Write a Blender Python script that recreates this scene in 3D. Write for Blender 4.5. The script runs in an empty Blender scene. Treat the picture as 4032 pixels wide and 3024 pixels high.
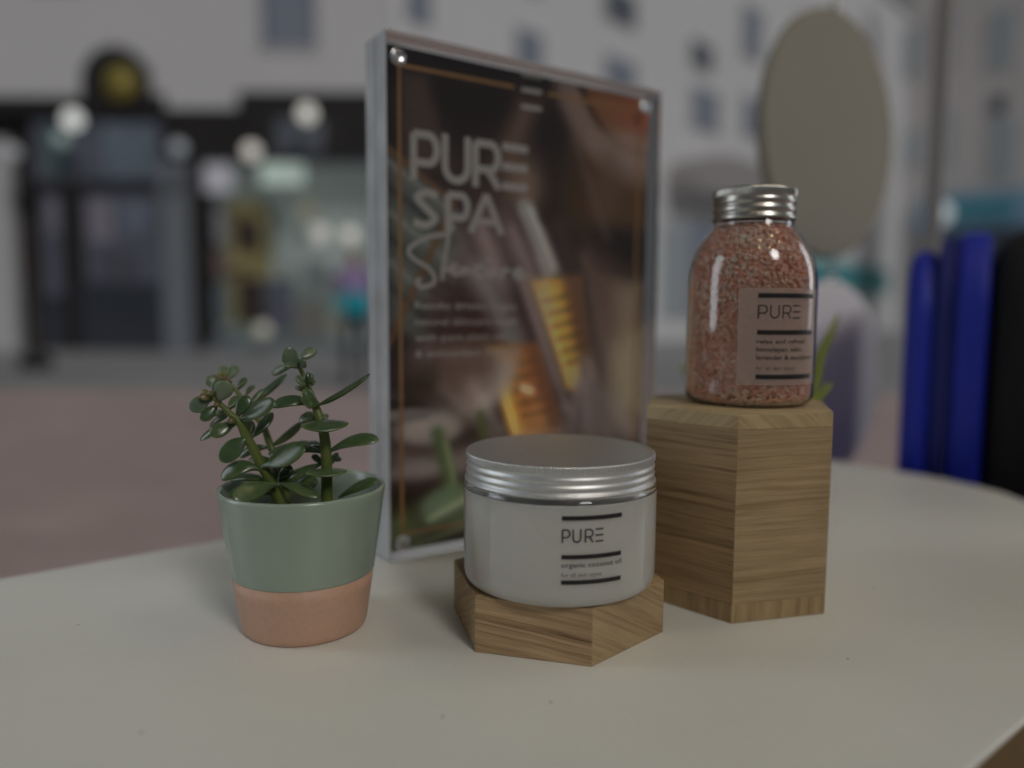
import bpy, bmesh, math, random
import numpy as np
from mathutils import Vector, Matrix

R = math.radians
scene = bpy.context.scene
COL = scene.collection

# ------------------------------------------------------------------ camera
CAM_H = 0.1484
PITCH, ROLL, FPX = R(5.3994), R(0.3527), 3042.75          # FPX: focal length in pixels of a 4032 wide frame
cam_d = bpy.data.cameras.new('camera')
cam = bpy.data.objects.new('camera', cam_d)
COL.objects.link(cam)
cam.matrix_world = Matrix.Translation((0, 0, CAM_H)) @ Matrix.Rotation(R(90) - PITCH, 4, 'X') @ Matrix.Rotation(ROLL, 4, 'Z')
cam_d.sensor_width = 36.0
cam_d.lens = FPX / 4032 * 36.0
cam_d.clip_start = 0.01
cam_d.clip_end = 400
cam_d.dof.use_dof = True
cam_d.dof.focus_distance = 0.343
cam_d.dof.aperture_fstop = 2.35
cam_d.dof.aperture_blades = 0
scene.camera = cam

# ------------------------------------------------------------------ light
world = bpy.data.worlds.new('World')
scene.world = world
world.use_nodes = True
bg = world.node_tree.nodes['Background']
bg.inputs[0].default_value = (0.86, 0.93, 1.0, 1)           # even overcast daylight
bg.inputs[1].default_value = 0.185

def lamp(name, kind, loc, target, energy, color, **kw):
    d = bpy.data.lights.new(name, kind)
    d.energy = energy
    d.color = color
    for k, v in kw.items():
        setattr(d, k, v)
    o = bpy.data.objects.new(name, d)
    COL.objects.link(o)
    o.location = loc
    o.rotation_euler = (Vector(target) - Vector(loc)).to_track_quat('-Z', 'Y').to_euler()
    return o

lamp('overcast_sun', 'SUN', (2.6, -4.4, 4.0), (0, 0, 0), 1.85, (1.0, 0.985, 0.96), angle=R(14))
lamp('window_daylight', 'AREA', (-0.95, 0.30, 0.42), (0.0, 0.36, 0.05), 4.4, (0.84, 0.92, 1.0), shape='RECTANGLE', size=0.28, size_y=0.8)
lamp('side_window_daylight', 'AREA', (1.25, 0.75, 0.45), (0.05, 0.36, 0.05), 3.2, (0.90, 0.95, 1.0), shape='RECTANGLE', size=0.25, size_y=0.8)
for i, (lx, ly) in enumerate([(0.25, -0.3), (0.75, 0.1), (1.2, -0.2), (0.55, 0.62), (0.1, -0.9), (1.0, 0.55), (0.7, -0.8)]):
    lamp('ceiling_spot', 'POINT', (lx, ly, 1.75), (0, 0.4, 0), 4.6, (1.0, 0.78, 0.45), shadow_soft_size=0.035)

scene.view_settings.view_transform = 'Standard'
scene.view_settings.look = 'None'
scene.view_settings.gamma = 1
scene.view_settings.use_curve_mapping = False
scene.view_settings.exposure = -1.32
scene.cycles.use_denoising = True
scene.cycles.max_bounces = 14
scene.cycles.transmission_bounces = 12
scene.cycles.transparent_max_bounces = 16
scene.cycles.sample_clamp_indirect = 6.0

# ------------------------------------------------------------------ geometry of the view, used to read off real positions
_fw = np.array([0, math.cos(PITCH), -math.sin(PITCH)])
_up = np.array([0, math.sin(PITCH), math.cos(PITCH)])
def ray(u, v):
    u -= 2016; v -= 1512
    c, s = math.cos(-ROLL), math.sin(-ROLL)
    a, b = c * u - s * v, s * u + c * v
    return np.array([1.0, 0, 0]) * a / FPX - _up * b / FPX + _fw
def on_y(u, v, y):
    d = ray(u, v)
    p = np.array([0, 0, CAM_H]) + d * (y / d[1])
    return Vector(p)
def far(u, v, y):                                              # u, v in a 2212 wide frame
    return on_y(u * 1.8228, v * 1.8228, y)

# ------------------------------------------------------------------ helpers
def mesh_obj(name, verts, faces, mat, parent=None, smooth=False):
    me = bpy.data.meshes.new(name)
    me.from_pydata([tuple(v) for v in verts], [], [tuple(f) for f in faces])
    me.update()
    if smooth:
        me.polygons.foreach_set('use_smooth', [True] * len(me.polygons))
    if mat is not None:
        me.materials.append(mat)
    o = bpy.data.objects.new(name, me)
    COL.objects.link(o)
    o.parent = parent
    return o

def bm_obj(name, bm, mat, parent=None, smooth=False):
    me = bpy.data.meshes.new(name)
    bm.normal_update()
    bm.to_mesh(me)
    bm.free()
    if smooth:
        me.polygons.foreach_set('use_smooth', [True] * len(me.polygons))
    me.materials.append(mat)
    o = bpy.data.objects.new(name, me)
    COL.objects.link(o)
    o.parent = parent
    return o

def empty(name, loc=(0, 0, 0), rz=0.0):
    o = bpy.data.objects.new(name, None)
    o.empty_display_size = 0.02
    COL.objects.link(o)
    o.location = loc
    o.rotation_euler = (0, 0, rz)
    return o

def tag(o, label=None, cat=None, group=None, kind=None):
    if label: o['label'] = label
    if cat: o['category'] = cat
    if group: o['group'] = group
    if kind: o['kind'] = kind
    return o

def box(name, x0, x1, y0, y1, z0, z1, mat, parent=None, bevel=0.0, seg=2):
    bm = bmesh.new()
    bmesh.ops.create_cube(bm, size=1)
    for v in bm.verts:
        v.co = ((x0 + x1) / 2 + v.co.x * (x1 - x0), (y0 + y1) / 2 + v.co.y * (y1 - y0), (z0 + z1) / 2 + v.co.z * (z1 - z0))
    if bevel:
        bmesh.ops.bevel(bm, geom=bm.edges[:], offset=bevel, segments=seg, profile=0.6, affect='EDGES')
    return bm_obj(name, bm, mat, parent, smooth=False)

def prism(name, pts, z0, z1, mat, parent=None, bevel=0.0, seg=2):
    bm = bmesh.new()
    b = [bm.verts.new((x, y, z0)) for x, y in pts]
    t = [bm.verts.new((x, y, z1)) for x, y in pts]
    n = len(pts)
    bm.faces.new(b[::-1]); bm.faces.new(t)
    for i in range(n):
        bm.faces.new((b[i], b[(i + 1) % n], t[(i + 1) % n], t[i]))
    bmesh.ops.recalc_face_normals(bm, faces=bm.faces[:])
    if bevel:
        bmesh.ops.bevel(bm, geom=bm.edges[:], offset=bevel, segments=seg, profile=0.6, affect='EDGES')
    return bm_obj(name, bm, mat, parent)

def lathe(name, prof, mat, parent=None, seg=128, knurl=None, smooth=True):
    """prof: (r, z) rows. knurl = (set of rows, amplitude, ribs)"""
    V, F = [], []
    rows = []
    for k, (r, z) in enumerate(prof):
        if r < 1e-6:
            rows.append([len(V)]); V.append((0, 0, z)); continue
        row = []
        for i in range(seg):
            rr = r
            if knurl and k in knurl[0]:
                rr = r - knurl[1] * (0.5 + 0.5 * math.cos(2 * math.pi * knurl[2] * i / seg))
            a = 2 * math.pi * i / seg
            row.append(len(V)); V.append((rr * math.cos(a), rr * math.sin(a), z))
        rows.append(row)
    for a, b in zip(rows[:-1], rows[1:]):
        for i in range(seg):
            j = (i + 1) % seg
            if len(a) == 1 and len(b) == 1: continue
            if len(a) == 1: F.append((a[0], b[j], b[i]))
            elif len(b) == 1: F.append((a[i], a[j], b[0]))
            else: F.append((a[i], a[j], b[j], b[i]))
    o = mesh_obj(name, V, F, mat, parent, smooth)
    bm = bmesh.new(); bm.from_mesh(o.data)
    bmesh.ops.recalc_face_normals(bm, faces=bm.faces[:])
    bm.to_mesh(o.data); bm.free()
    return o

def tube(name, pts, radii, mat, parent=None, sides=10, sub=5):
    pts = [Vector(p) for p in pts]
    P, Q = [], []
    n = len(pts)
    for i in range(n - 1):
        p0, p1, p2, p3 = pts[max(i - 1, 0)], pts[i], pts[i + 1], pts[min(i + 2, n - 1)]
        for k in range(sub):
            t = k / sub
            P.append(0.5 * ((2 * p1) + (p2 - p0) * t + (2 * p0 - 5 * p1 + 4 * p2 - p3) * t * t + (3 * p1 - p0 - 3 * p2 + p3) * t ** 3))
            Q.append(radii[i] * (1 - t) + radii[i + 1] * t)
    P.append(pts[-1]); Q.append(radii[-1])
    V, F = [], []
    ref = Vector((0.3, 0.9, 0.1)).normalized()
    for i, p in enumerate(P):
        d = (P[min(i + 1, len(P) - 1)] - P[max(i - 1, 0)]).normalized()
        a = d.cross(ref).normalized(); b = d.cross(a).normalized()
        for s in range(sides):
            th = 2 * math.pi * s / sides
            V.append(p + (a * math.cos(th) + b * math.sin(th)) * Q[i])
    for i in range(len(P) - 1):
        for s in range(sides):
            t = (s + 1) % sides
            F.append((i * sides + s, i * sides + t, (i + 1) * sides + t, (i + 1) * sides + s))
    F.append(tuple(range(sides))[::-1])
    F.append(tuple((len(P) - 1) * sides + s for s in range(sides)))
    return mesh_obj(name, V, F, mat, parent, True)

# ------------------------------------------------------------------ materials
def new_mat(name):
    m = bpy.data.materials.new(name)
    m.use_nodes = True
    return m, m.node_tree.nodes, m.node_tree.links, m.node_tree.nodes['Principled BSDF']

def plain(name, col, rough=0.5, metal=0.0, spec=0.5, noise=0.0, nscale=30.0, bump=0.0, coat=0.0, sss=0.0, emit=None, es=0.0, bdist=0.001):
    m, N, L, b = new_mat(name)
    b.inputs['Base Color'].default_value = (*col, 1)
    b.inputs['Roughness'].default_value = rough
    b.inputs['Metallic'].default_value = metal
    b.inputs['Specular IOR Level'].default_value = spec
    b.inputs['Coat Weight'].default_value = coat
    b.inputs['Coat Roughness'].default_value = 0.08
    if sss:
        b.inputs['Subsurface Weight'].default_value = sss
        b.inputs['Subsurface Radius'].default_value = (0.004, 0.003, 0.002)
        b.inputs['Subsurface Scale'].default_value = 1.0
    if emit:
        b.inputs['Emission Color'].default_value = (*emit, 1)
        b.inputs['Emission Strength'].default_value = es
    if noise or bump:
        tc = N.new('ShaderNodeTexCoord'); nz = N.new('ShaderNodeTexNoise')
        nz.inputs['Scale'].default_value = nscale; nz.inputs['Detail'].default_value = 5
        L.new(tc.outputs['Object'], nz.inputs['Vector'])
        if noise:
            mx = N.new('ShaderNodeMix'); mx.data_type = 'RGBA'
            mx.inputs['A'].default_value = (*[c * (1 - noise) for c in col], 1)
            mx.inputs['B'].default_value = (*[min(1, c * (1 + noise)) for c in col], 1)
            L.new(nz.outputs['Fac'], mx.inputs['Factor'])
            L.new(mx.outputs['Result'], b.inputs['Base Color'])
        if bump:
            bp = N.new('ShaderNodeBump'); bp.inputs['Strength'].default_value = bump; bp.inputs['Distance'].default_value = bdist
            L.new(nz.outputs['Fac'], bp.inputs['Height']); L.new(bp.outputs['Normal'], b.inputs['Normal'])
    return m

def glass(name, ior=1.49, col=(1, 1, 1), rough=0.0):
    m, N, L, b = new_mat(name)
    b.inputs['Base Color'].default_value = (*col, 1)
    b.inputs['Transmission Weight'].default_value = 1
    b.inputs['Roughness'].default_value = rough
    b.inputs['IOR'].default_value = ior
    return m

def wood(name, light, dark, stretch=(3, 3, 120), rot=(0, 0, 0), seed=0.0, contrast=(0.35, 0.7), bands=26.0, rough=0.55):
    """fine grain lines plus wider growth bands, both running along the short axis of `stretch`"""
    m, N, L, b = new_mat(name)
    tc = N.new('ShaderNodeTexCoord')
    mp = N.new('ShaderNodeMapping'); mp.inputs['Rotation'].default_value = rot; mp.inputs['Location'].default_value = (seed, seed * .7, seed * .3)
    L.new(tc.outputs['Object'], mp.inputs['Vector'])
    wob = N.new('ShaderNodeTexNoise'); wob.inputs['Scale'].default_value = 18; wob.inputs['Detail'].default_value = 3
    L.new(mp.outputs['Vector'], wob.inputs['Vector'])
    wv = N.new('ShaderNodeVectorMath'); wv.operation = 'MULTIPLY_ADD'
    L.new(wob.outputs['Color'], wv.inputs[0]); wv.inputs[1].default_value = (0.0, 0.0, 0.0022); L.new(mp.outputs['Vector'], wv.inputs[2])
    def grain(sc, detail, dist):
        s = N.new('ShaderNodeMapping'); s.inputs['Scale'].default_value = sc
        L.new(wv.outputs[0], s.inputs['Vector'])
        n = N.new('ShaderNodeTexNoise'); n.inputs['Scale'].default_value = 1; n.inputs['Detail'].default_value = detail
        n.inputs['Roughness'].default_value = 0.65; n.inputs['Distortion'].default_value = dist
        L.new(s.outputs['Vector'], n.inputs['Vector'])
        return n
    g1 = grain((stretch[0] * 22, stretch[1] * 22, stretch[2] * 22), 4, 0.0)        # hair-fine pores
    g4 = grain((stretch[0] * 5, stretch[1] * 5, stretch[2] * 8), 5, 0.15)           # streaks
    g2 = grain((stretch[0] * 1.6, stretch[1] * 1.6, stretch[2] * bands / 14), 4, 0.35)  # growth bands
    g3 = grain((10, 10, 14), 2, 0.0)                                              # broad tone drift
    def ramp(src, p0, p1):
        r = N.new('ShaderNodeMapRange'); r.inputs['From Min'].default_value = p0; r.inputs['From Max'].default_value = p1
        L.new(src.outputs['Fac'], r.inputs['Value']); return r.outputs[0]
    def comb(x, kx, y=None):
        c = N.new('ShaderNodeMath'); c.operation = 'MULTIPLY_ADD'; c.inputs[1].default_value = kx; c.inputs[2].default_value = 0
        L.new(x, c.inputs[0])
        if y is not None: L.new(y, c.inputs[2])
        return c.outputs[0]
    tot = comb(ramp(g1, 0.42, 0.64), 0.20)
    tot = comb(ramp(g4, 0.45, 0.66), 0.46, tot)
    tot = comb(ramp(g2, contrast[0], contrast[1]), 0.52, tot)
    class _W: outputs = [tot]
    mul = _W
    mx = N.new('ShaderNodeMix'); mx.data_type = 'RGBA'
    mx.inputs['A'].default_value = (*light, 1); mx.inputs['B'].default_value = (*dark, 1)
    L.new(mul.outputs[0], mx.inputs['Factor'])
    hs = N.new('ShaderNodeHueSaturation')
    mr = N.new('ShaderNodeMapRange'); mr.inputs['From Min'].default_value = 0.3; mr.inputs['From Max'].default_value = 0.7
    mr.inputs['To Min'].default_value = 0.82; mr.inputs['To Max'].default_value = 1.14
    L.new(g3.outputs['Fac'], mr.inputs['Value']); L.new(mr.outputs[0], hs.inputs['Value'])
    L.new(mx.outputs['Result'], hs.inputs['Color'])
    L.new(hs.outputs['Color'], b.inputs['Base Color'])
    b.inputs['Roughness'].default_value = rough
    b.inputs['Specular IOR Level'].default_value = 0.35
    bp = N.new('ShaderNodeBump'); bp.inputs['Strength'].default_value = 0.3; bp.inputs['Distance'].default_value = 0.0003; bp.invert = True
    L.new(mul.outputs[0], bp.inputs['Height']); L.new(bp.outputs['Normal'], b.inputs['Normal'])
    return m

M = {}
def table_mat():
    m, N, L, b = new_mat('white_laminate')
    tc = N.new('ShaderNodeTexCoord')
    n1 = N.new('ShaderNodeTexNoise'); n1.inputs['Scale'].default_value = 9; n1.inputs['Detail'].default_value = 4
    n2 = N.new('ShaderNodeTexNoise'); n2.inputs['Scale'].default_value = 260; n2.inputs['Detail'].default_value = 3
    vo = N.new('ShaderNodeTexVoronoi'); vo.inputs['Scale'].default_value = 55
    for n in (n1, n2, vo): L.new(tc.outputs['Object'], n.inputs['Vector'])
    mx = N.new('ShaderNodeMix'); mx.data_type = 'RGBA'
    mx.inputs['A'].default_value = (0.70, 0.69, 0.625, 1); mx.inputs['B'].default_value = (0.83, 0.82, 0.765, 1)
    L.new(n1.outputs['Fac'], mx.inputs['Factor'])
    # crumbs of dust: small dark dots, few of them
    lt = N.new('ShaderNodeMath'); lt.operation = 'LESS_THAN'; lt.inputs[1].default_value = 0.040
    L.new(vo.outputs['Distance'], lt.inputs[0])
    sel = N.new('ShaderNodeSeparateColor'); L.new(vo.outputs['Color'], sel.inputs[0])
    gt = N.new('ShaderNodeMath'); gt.operation = 'GREATER_THAN'; gt.inputs[1].default_value = 0.62
    L.new(sel.outputs[0], gt.inputs[0])
    ml = N.new('ShaderNodeMath'); ml.operation = 'MULTIPLY'; L.new(lt.outputs[0], ml.inputs[0]); L.new(gt.outputs[0], ml.inputs[1])
    # pale flecks
    rp = N.new('ShaderNodeValToRGB'); rp.color_ramp.elements[0].position = 0.62; rp.color_ramp.elements[1].position = 0.72
    L.new(n2.outputs['Fac'], rp.inputs['Fac'])
    mf = N.new('ShaderNodeMath'); mf.operation = 'MULTIPLY'; mf.inputs[1].default_value = 0.25; L.new(rp.outputs['Color'], mf.inputs[0])
    m2 = N.new('ShaderNodeMix'); m2.data_type = 'RGBA'; m2.inputs['B'].default_value = (0.88, 0.88, 0.86, 1)
    L.new(mf.outputs[0], m2.inputs['Factor']); L.new(mx.outputs['Result'], m2.inputs['A'])
    m3 = N.new('ShaderNodeMix'); m3.data_type = 'RGBA'; m3.inputs['B'].default_value = (0.30, 0.28, 0.24, 1)
    L.new(ml.outputs[0], m3.inputs['Factor']); L.new(m2.outputs['Result'], m3.inputs['A'])
    L.new(m3.outputs['Result'], b.inputs['Base Color'])
    rr_ = N.new('ShaderNodeMapRange'); rr_.inputs['To Min'].default_value = 0.22; rr_.inputs['To Max'].default_value = 0.55
    L.new(n1.outputs['Fac'], rr_.inputs['Value']); L.new(rr_.outputs[0], b.inputs['Roughness'])
    bp = N.new('ShaderNodeBump'); bp.inputs['Strength'].default_value = 0.12; bp.inputs['Distance'].default_value = 0.0005
    L.new(n2.outputs['Fac'], bp.inputs['Height']); L.new(bp.outputs['Normal'], b.inputs['Normal'])
    return m
M['table'] = table_mat()
M['edge_wood'] = plain('brown_edge_band', (0.20, 0.125, 0.055), 0.6, noise=0.2, nscale=30)
M['table_leg'] = plain('painted_steel', (0.5, 0.5, 0.5), 0.4)
M['floor_wood'] = wood('brown_floor_wood', (0.12, 0.075, 0.035), (0.05, 0.03, 0.015), stretch=(40, 2, 2))
LW, DW = (0.445, 0.305, 0.160), (0.105, 0.054, 0.021)
M['wood_a'] = wood('pale_wood_block', LW, DW, seed=0.0, contrast=(0.50, 0.72))
M['wood_a2'] = wood('pale_wood_block_face', (0.455, 0.330, 0.180), (0.19, 0.115, 0.050), seed=8.2, contrast=(0.52, 0.74), rot=(-0.03, 0.02, 0), bands=16)
M['wood_b2'] = wood('pale_wood_short_face', (0.50, 0.350, 0.190), (0.20, 0.115, 0.048), seed=9.9, contrast=(0.54, 0.80), rot=(0.35, 0.42, 0.5), bands=20)
M['wood_b'] = wood('pale_wood_short', (0.50, 0.340, 0.185), (0.115, 0.056, 0.022), seed=1.7, contrast=(0.46, 0.72), rot=(0.07, -0.10, 0))
M['wood_top'] = wood('pale_wood_top_board', (0.53, 0.405, 0.22), (0.30, 0.20, 0.095), seed=3.1, contrast=(0.5, 0.85), rot=(0, R(58), R(20)), stretch=(3, 3, 60), bands=30)
M['wood_bot'] = wood('pale_wood_bottom_board', (0.44, 0.315, 0.16), (0.16, 0.095, 0.04), seed=5.3, contrast=(0.52, 0.8), rot=(0, R(90), R(30)), stretch=(3, 3, 60), bands=22)
M['alu'] = plain('brushed_aluminium', (0.80, 0.79, 0.77), 0.46, metal=1.0, noise=0.05, nscale=300, bump=0.05, bdist=0.0002)
M['alu_warm'] = plain('brushed_aluminium_cap', (0.62, 0.59, 0.53), 0.30, metal=1.0, noise=0.05, nscale=300, bump=0.05, bdist=0.0002)
M['clear'] = glass('clear_plastic', 1.47)
M['jar_glass'] = glass('clear_jar_glass', 1.5, (0.99, 1.0, 0.99))
M['acrylic'] = glass('clear_acrylic', 1.49, (0.985, 0.995, 0.99))
M['coconut'] = plain('white_coconut_oil', (0.90, 0.865, 0.79), 0.45, noise=0.04, nscale=40, sss=0.25)
M['ink'] = plain('black_ink', (0.012, 0.010, 0.010), 0.45)
M['ink_soft'] = plain('brown_black_ink', (0.055, 0.045, 0.038), 0.5)
M['ink_pale'] = plain('grey_ink', (0.16, 0.14, 0.115), 0.5)
M['sage'] = plain('sage_glaze', (0.322, 0.390, 0.312), 0.24, noise=0.07, nscale=45, coat=0.25, bump=0.06)
M['peach'] = plain('peach_glaze', (0.60, 0.365, 0.255), 0.5, noise=0.10, nscale=400, bump=0.1, bdist=0.0003)
M['soil'] = plain('dark_soil', (0.018, 0.014, 0.010), 0.9, noise=0.6, nscale=250, bump=1.0, bdist=0.002)
M['nickel'] = plain('polished_nickel', (0.75, 0.74, 0.72), 0.22, metal=1.0)

# ------------------------------------------------------------------ setting: shelf table, floor, street
D2 = Vector((math.cos(R(38.5)), math.sin(R(38.5)), 0)); N2 = Vector((-D2.y, D2.x, 0))
def dn(d, n): return (D2.x * d + N2.x * n, D2.y * d + N2.y * n)
STREET = -0.75

tb = empty('display_table', (0, 0, -0.70))
tag(tb, 'white table with a rounded corner, carrying the pot, the jars and the poster', 'table')
outline = [(-0.75, 0.0945), (0.40, 0.0945), (0.50, 0.104), (0.58, 0.122), (0.635, 0.148), (0.675, 0.183), (0.7018, 0.2216), (0.7178, 0.2422), (0.728, 0.266), (0.7335, 0.2914),
           (0.7345, 0.34), (0.734, 0.40), (0.731, 0.435), (0.719, 0.466), (0.695, 0.488), (0.665, 0.4985), (-0.75, 0.4985)]
outline2 = [(d + 0.0006 * (1 if d > 0 else -1), n + (0.0006 if n > 0.3 else -0.0006)) for d, n in outline]
top = prism('table_top', [dn(*p) for p in outline], -0.028, 0.0, M['table'], tb, bevel=0.0016, seg=3)
top.matrix_parent_inverse = Matrix.Translation((0, 0, 0.70))
eb = prism('edge_band', [dn(*p) for p in outline2], -0.0275, -0.0022, M['edge_wood'], tb)
eb.matrix_parent_inverse = Matrix.Translation((0, 0, 0.70))
for d, n in ((-0.68, 0.15), (-0.68, 0.45), (0.55, 0.19), (0.62, 0.44)):
    c = dn(d, n)
    lg = prism('leg', [(c[0] + a * 0.02, c[1] + b * 0.02) for a, b in ((-1, -1), (1, -1), (1, 1), (-1, 1))], -0.70, -0.0285, M['table_leg'], tb)
    lg.matrix_parent_inverse = Matrix.Translation((0, 0, 0.70))
# wooden floor of the shop, seen past the table's front edge
fl = prism('floor', [dn(-1.6, -1.6), dn(1.6, -1.6), dn(1.6, 0.56), dn(-1.6, 0.56)], -0.72, -0.70, M['floor_wood'])
tag(fl, kind='structure')

def paving_mat(name, c1, c2, mortar, scale, bw=0.5, rh=0.25):
    m, N, L, b = new_mat(name)
    tc = N.new('ShaderNodeTexCoord'); br = N.new('ShaderNodeTexBrick')
    br.inputs['Scale'].default_value = scale
    br.inputs['Color1'].default_value = (*c1, 1); br.inputs['Color2'].default_value = (*c2, 1); br.inputs['Mortar'].default_value = (*mortar, 1)
    br.inputs['Mortar Size'].default_value = 0.012
    br.inputs['Brick Width'].default_value = bw; br.inputs['Row Height'].default_value = rh
    L.new(tc.outputs['Object'], br.inputs['Vector'])
    nz = N.new('ShaderNodeTexNoise'); nz.inputs['Scale'].default_value = 0.9; nz.inputs['Detail'].default_value = 4
    L.new(tc.outputs['Object'], nz.inputs['Vector'])
    hs = N.new('ShaderNodeHueSaturation'); mr = N.new('ShaderNodeMapRange')
    mr.inputs['To Min'].default_value = 0.75; mr.inputs['To Max'].default_value = 1.25
    L.new(nz.outputs['Fac'], mr.inputs['Value']); L.new(mr.outputs[0], hs.inputs['Value'])
    L.new(br.outputs['Color'], hs.inputs['Color']); L.new(hs.outputs['Color'], b.inputs['Base Color'])
    b.inputs['Roughness'].default_value = 0.8
    return m
M['paving'] = paving_mat('pink_brick_paving', (0.64, 0.475, 0.44), (0.72, 0.55, 0.51), (0.54, 0.46, 0.44), 2.2)
M['kerb'] = paving_mat('grey_paving_slabs', (0.40, 0.395, 0.40), (0.47, 0.46, 0.46), (0.32, 0.32, 0.32), 1.2)
st = mesh_obj('street', [(-80, -3, STREET), (120, -3, STREET), (120, 160, STREET), (-80, 160, STREET)], [(0, 1, 2, 3)], M['paving'])
tag(st, kind='structure')
WALL_Y = 16.0
pv = box('pavement', -30, 60, 8.4, 60, STREET, STREET + 0.03, M['kerb'])
tag(pv, kind='structure')

# ------------------------------------------------------------------ wooden blocks
def hexpts(cx, cy, r, a, inset=0.0):
    return [(cx + (r - inset) * math.cos(a + k * math.pi / 3), cy + (r - inset) * math.sin(a + k * math.pi / 3)) for k in range(6)]
Z1, Z2 = 0.0250, 0.1008
hb = prism('hexagonal_block', hexpts(0, 0, 0.0515, 0), 0, Z1, M['wood_b'], bevel=0.0006, seg=2)
hb.location = (0.0213, 0.3609, 0); hb.rotation_euler = (0, 0, -1.3177)
tag(hb, 'low hexagonal wooden block on the white table, carrying the coconut oil jar', 'wooden block')
tbk = empty('hexagonal_block', (0.1190, 0.4069, 0), -1.8314)
tag(tbk, 'tall hexagonal wooden block carrying the jar of pink salt', 'wooden block')
hp = hexpts(0, 0, 0.0515, 0)
def two_faced(o, m2):
    o.data.materials.append(m2)
    for p in o.data.polygons:
        if abs(p.normal.z) < 0.7 and int(round((math.degrees(math.atan2(p.normal.y, p.normal.x)) - 30) / 60)) % 2 == 0: p.material_index = 1
two_faced(hb, M['wood_b2'])
prism('bottom_board', hp, 0.0, 0.0095, M['wood_bot'], tbk, bevel=0.0004, seg=1)
mb_ = prism('middle_board', hp, 0.0095, 0.0935, M['wood_a'], tbk, bevel=0.00012, seg=1)
two_faced(mb_, M['wood_a2'])
prism('top_board', hp, 0.0935, Z2, M['wood_top'], tbk, bevel=0.0005, seg=2)

# ------------------------------------------------------------------ lettering: strokes and type, as flat meshes
def ribbon(points, w, closed=False, step=0.06, cap=True):
    """flat 2-D band along a polyline; returns verts, faces"""
    P = [np.array(p, float) for p in points]
    if closed: P.append(P[0])
    Q = []
    for a, b in zip(P[:-1], P[1:]):
        k = max(1, int(np.linalg.norm(b - a) / step))
        for i in range(k): Q.append(a + (b - a) * i / k)
    Q.append(P[-1])
    V, F = [], []
    for i, p in enumerate(Q):
        d = Q[min(i + 1, len(Q) - 1)] - Q[max(i - 1, 0)]
        if closed and i in (0, len(Q) - 1): d = Q[1] - Q[-2]
        d = d / (np.linalg.norm(d) + 1e-9)
        n = np.array([-d[1], d[0]]) * w / 2
        V += [p + n, p - n]
    for i in range(len(Q) - 1):
        F.append((2 * i, 2 * i + 1, 2 * i + 3, 2 * i + 2))
    return V, F
def arc(cx, cy, rx, ry, a0, a1, n=14):
    return [(cx + rx * math.cos(R(a0 + (a1 - a0) * i / n)), cy + ry * math.sin(R(a0 + (a1 - a0) * i / n))) for i in range(n + 1)]
def join(parts):
    V, F = [], []
    for v, f in parts:
        o = len(V); V += list(v); F += [tuple(i + o for i in q) for q in f]
    return V, F
def smooth2(pts, k=8):
    out = []; n = len(pts); P = [np.array(p, float) for p in pts]
    for i in range(n - 1):
        p0, p1, p2, p3 = P[max(i - 1, 0)], P[i], P[i + 1], P[min(i + 2, n - 1)]
        for j in range(k):
            t = j / k
            out.append(0.5 * ((2 * p1) + (p2 - p0) * t + (2 * p0 - 5 * p1 + 4 * p2 - p3) * t * t + (3 * p1 - p0 - 3 * p2 + p3) * t ** 3))
    out.append(P[-1]); return out
def letter(ch, x0, x1, h, w):
    """capital letter strokes inside the box x0..x1, 0..h"""
    W = x1 - x0
    if ch == 'P':
        r = 0.28 * h
        pts = [(x0 + w / 2, 0), (x0 + w / 2, h - w / 2)]
        bowl = [(x0 + w / 2, h - w / 2), (x1 - r, h - w / 2)] + arc(x1 - r, h - w / 2 - r + 0.0, r - w / 2, r, 90, -90) + [(x0 + w / 2, h - w / 2 - 2 * r)]
        return [ribbon(pts, w, step=h / 8), ribbon(bowl, w, step=h / 8)]
    if ch == 'R':
        r = 0.27 * h
        pts = [(x0 + w / 2, 0), (x0 + w / 2, h - w / 2)]
        bowl = [(x0 + w / 2, h - w / 2), (x1 - r, h - w / 2)] + arc(x1 - r, h - w / 2 - r, r - w / 2, r, 90, -90) + [(x0 + w / 2, h - w / 2 - 2 * r)]
        leg = [(x0 + W * 0.52, h - w / 2 - 2 * r), (x1 - w * 0.3, 0)]
        return [ribbon(pts, w, step=h / 8), ribbon(bowl, w, step=h / 8), ribbon(leg, w, step=h / 8)]
    if ch == 'U':
        rx = W / 2 - w / 2
        u = [(x0 + w / 2, h), (x0 + w / 2, rx + w / 2)] + arc((x0 + x1) / 2, rx + w / 2, rx, rx, 180, 360) + [(x1 - w / 2, h)]
        return [ribbon(u, w, step=h / 8)]
    if ch == 'E':
        return [ribbon([(x0, z), (x1, z)], w, step=h / 8) for z in (w / 2, h / 2, h - w / 2)]
    if ch == 'A':
        m = (x0 + x1) / 2
        return [ribbon([(x0, 0), (m, h)], w, step=h / 8), ribbon([(x1, 0), (m, h)], w, step=h / 8), ribbon([(x0 + W * 0.2, h * 0.3), (x1 - W * 0.2, h * 0.3)], w * 0.9, step=h / 8)]
    if ch == 'S':
        pts = smooth2([(x1 - 0.06 * W, h * 0.84), (x0 + W * 0.56, h - w / 2), (x0 + w * 0.7, h * 0.76), (x0 + W * 0.5, h * 0.52), (x1 - w * 0.6, h * 0.27), (x0 + W * 0.45, w / 2), (x0 + 0.04 * W, h * 0.17)])
        return [ribbon(pts, w, step=h / 8)]
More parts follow.
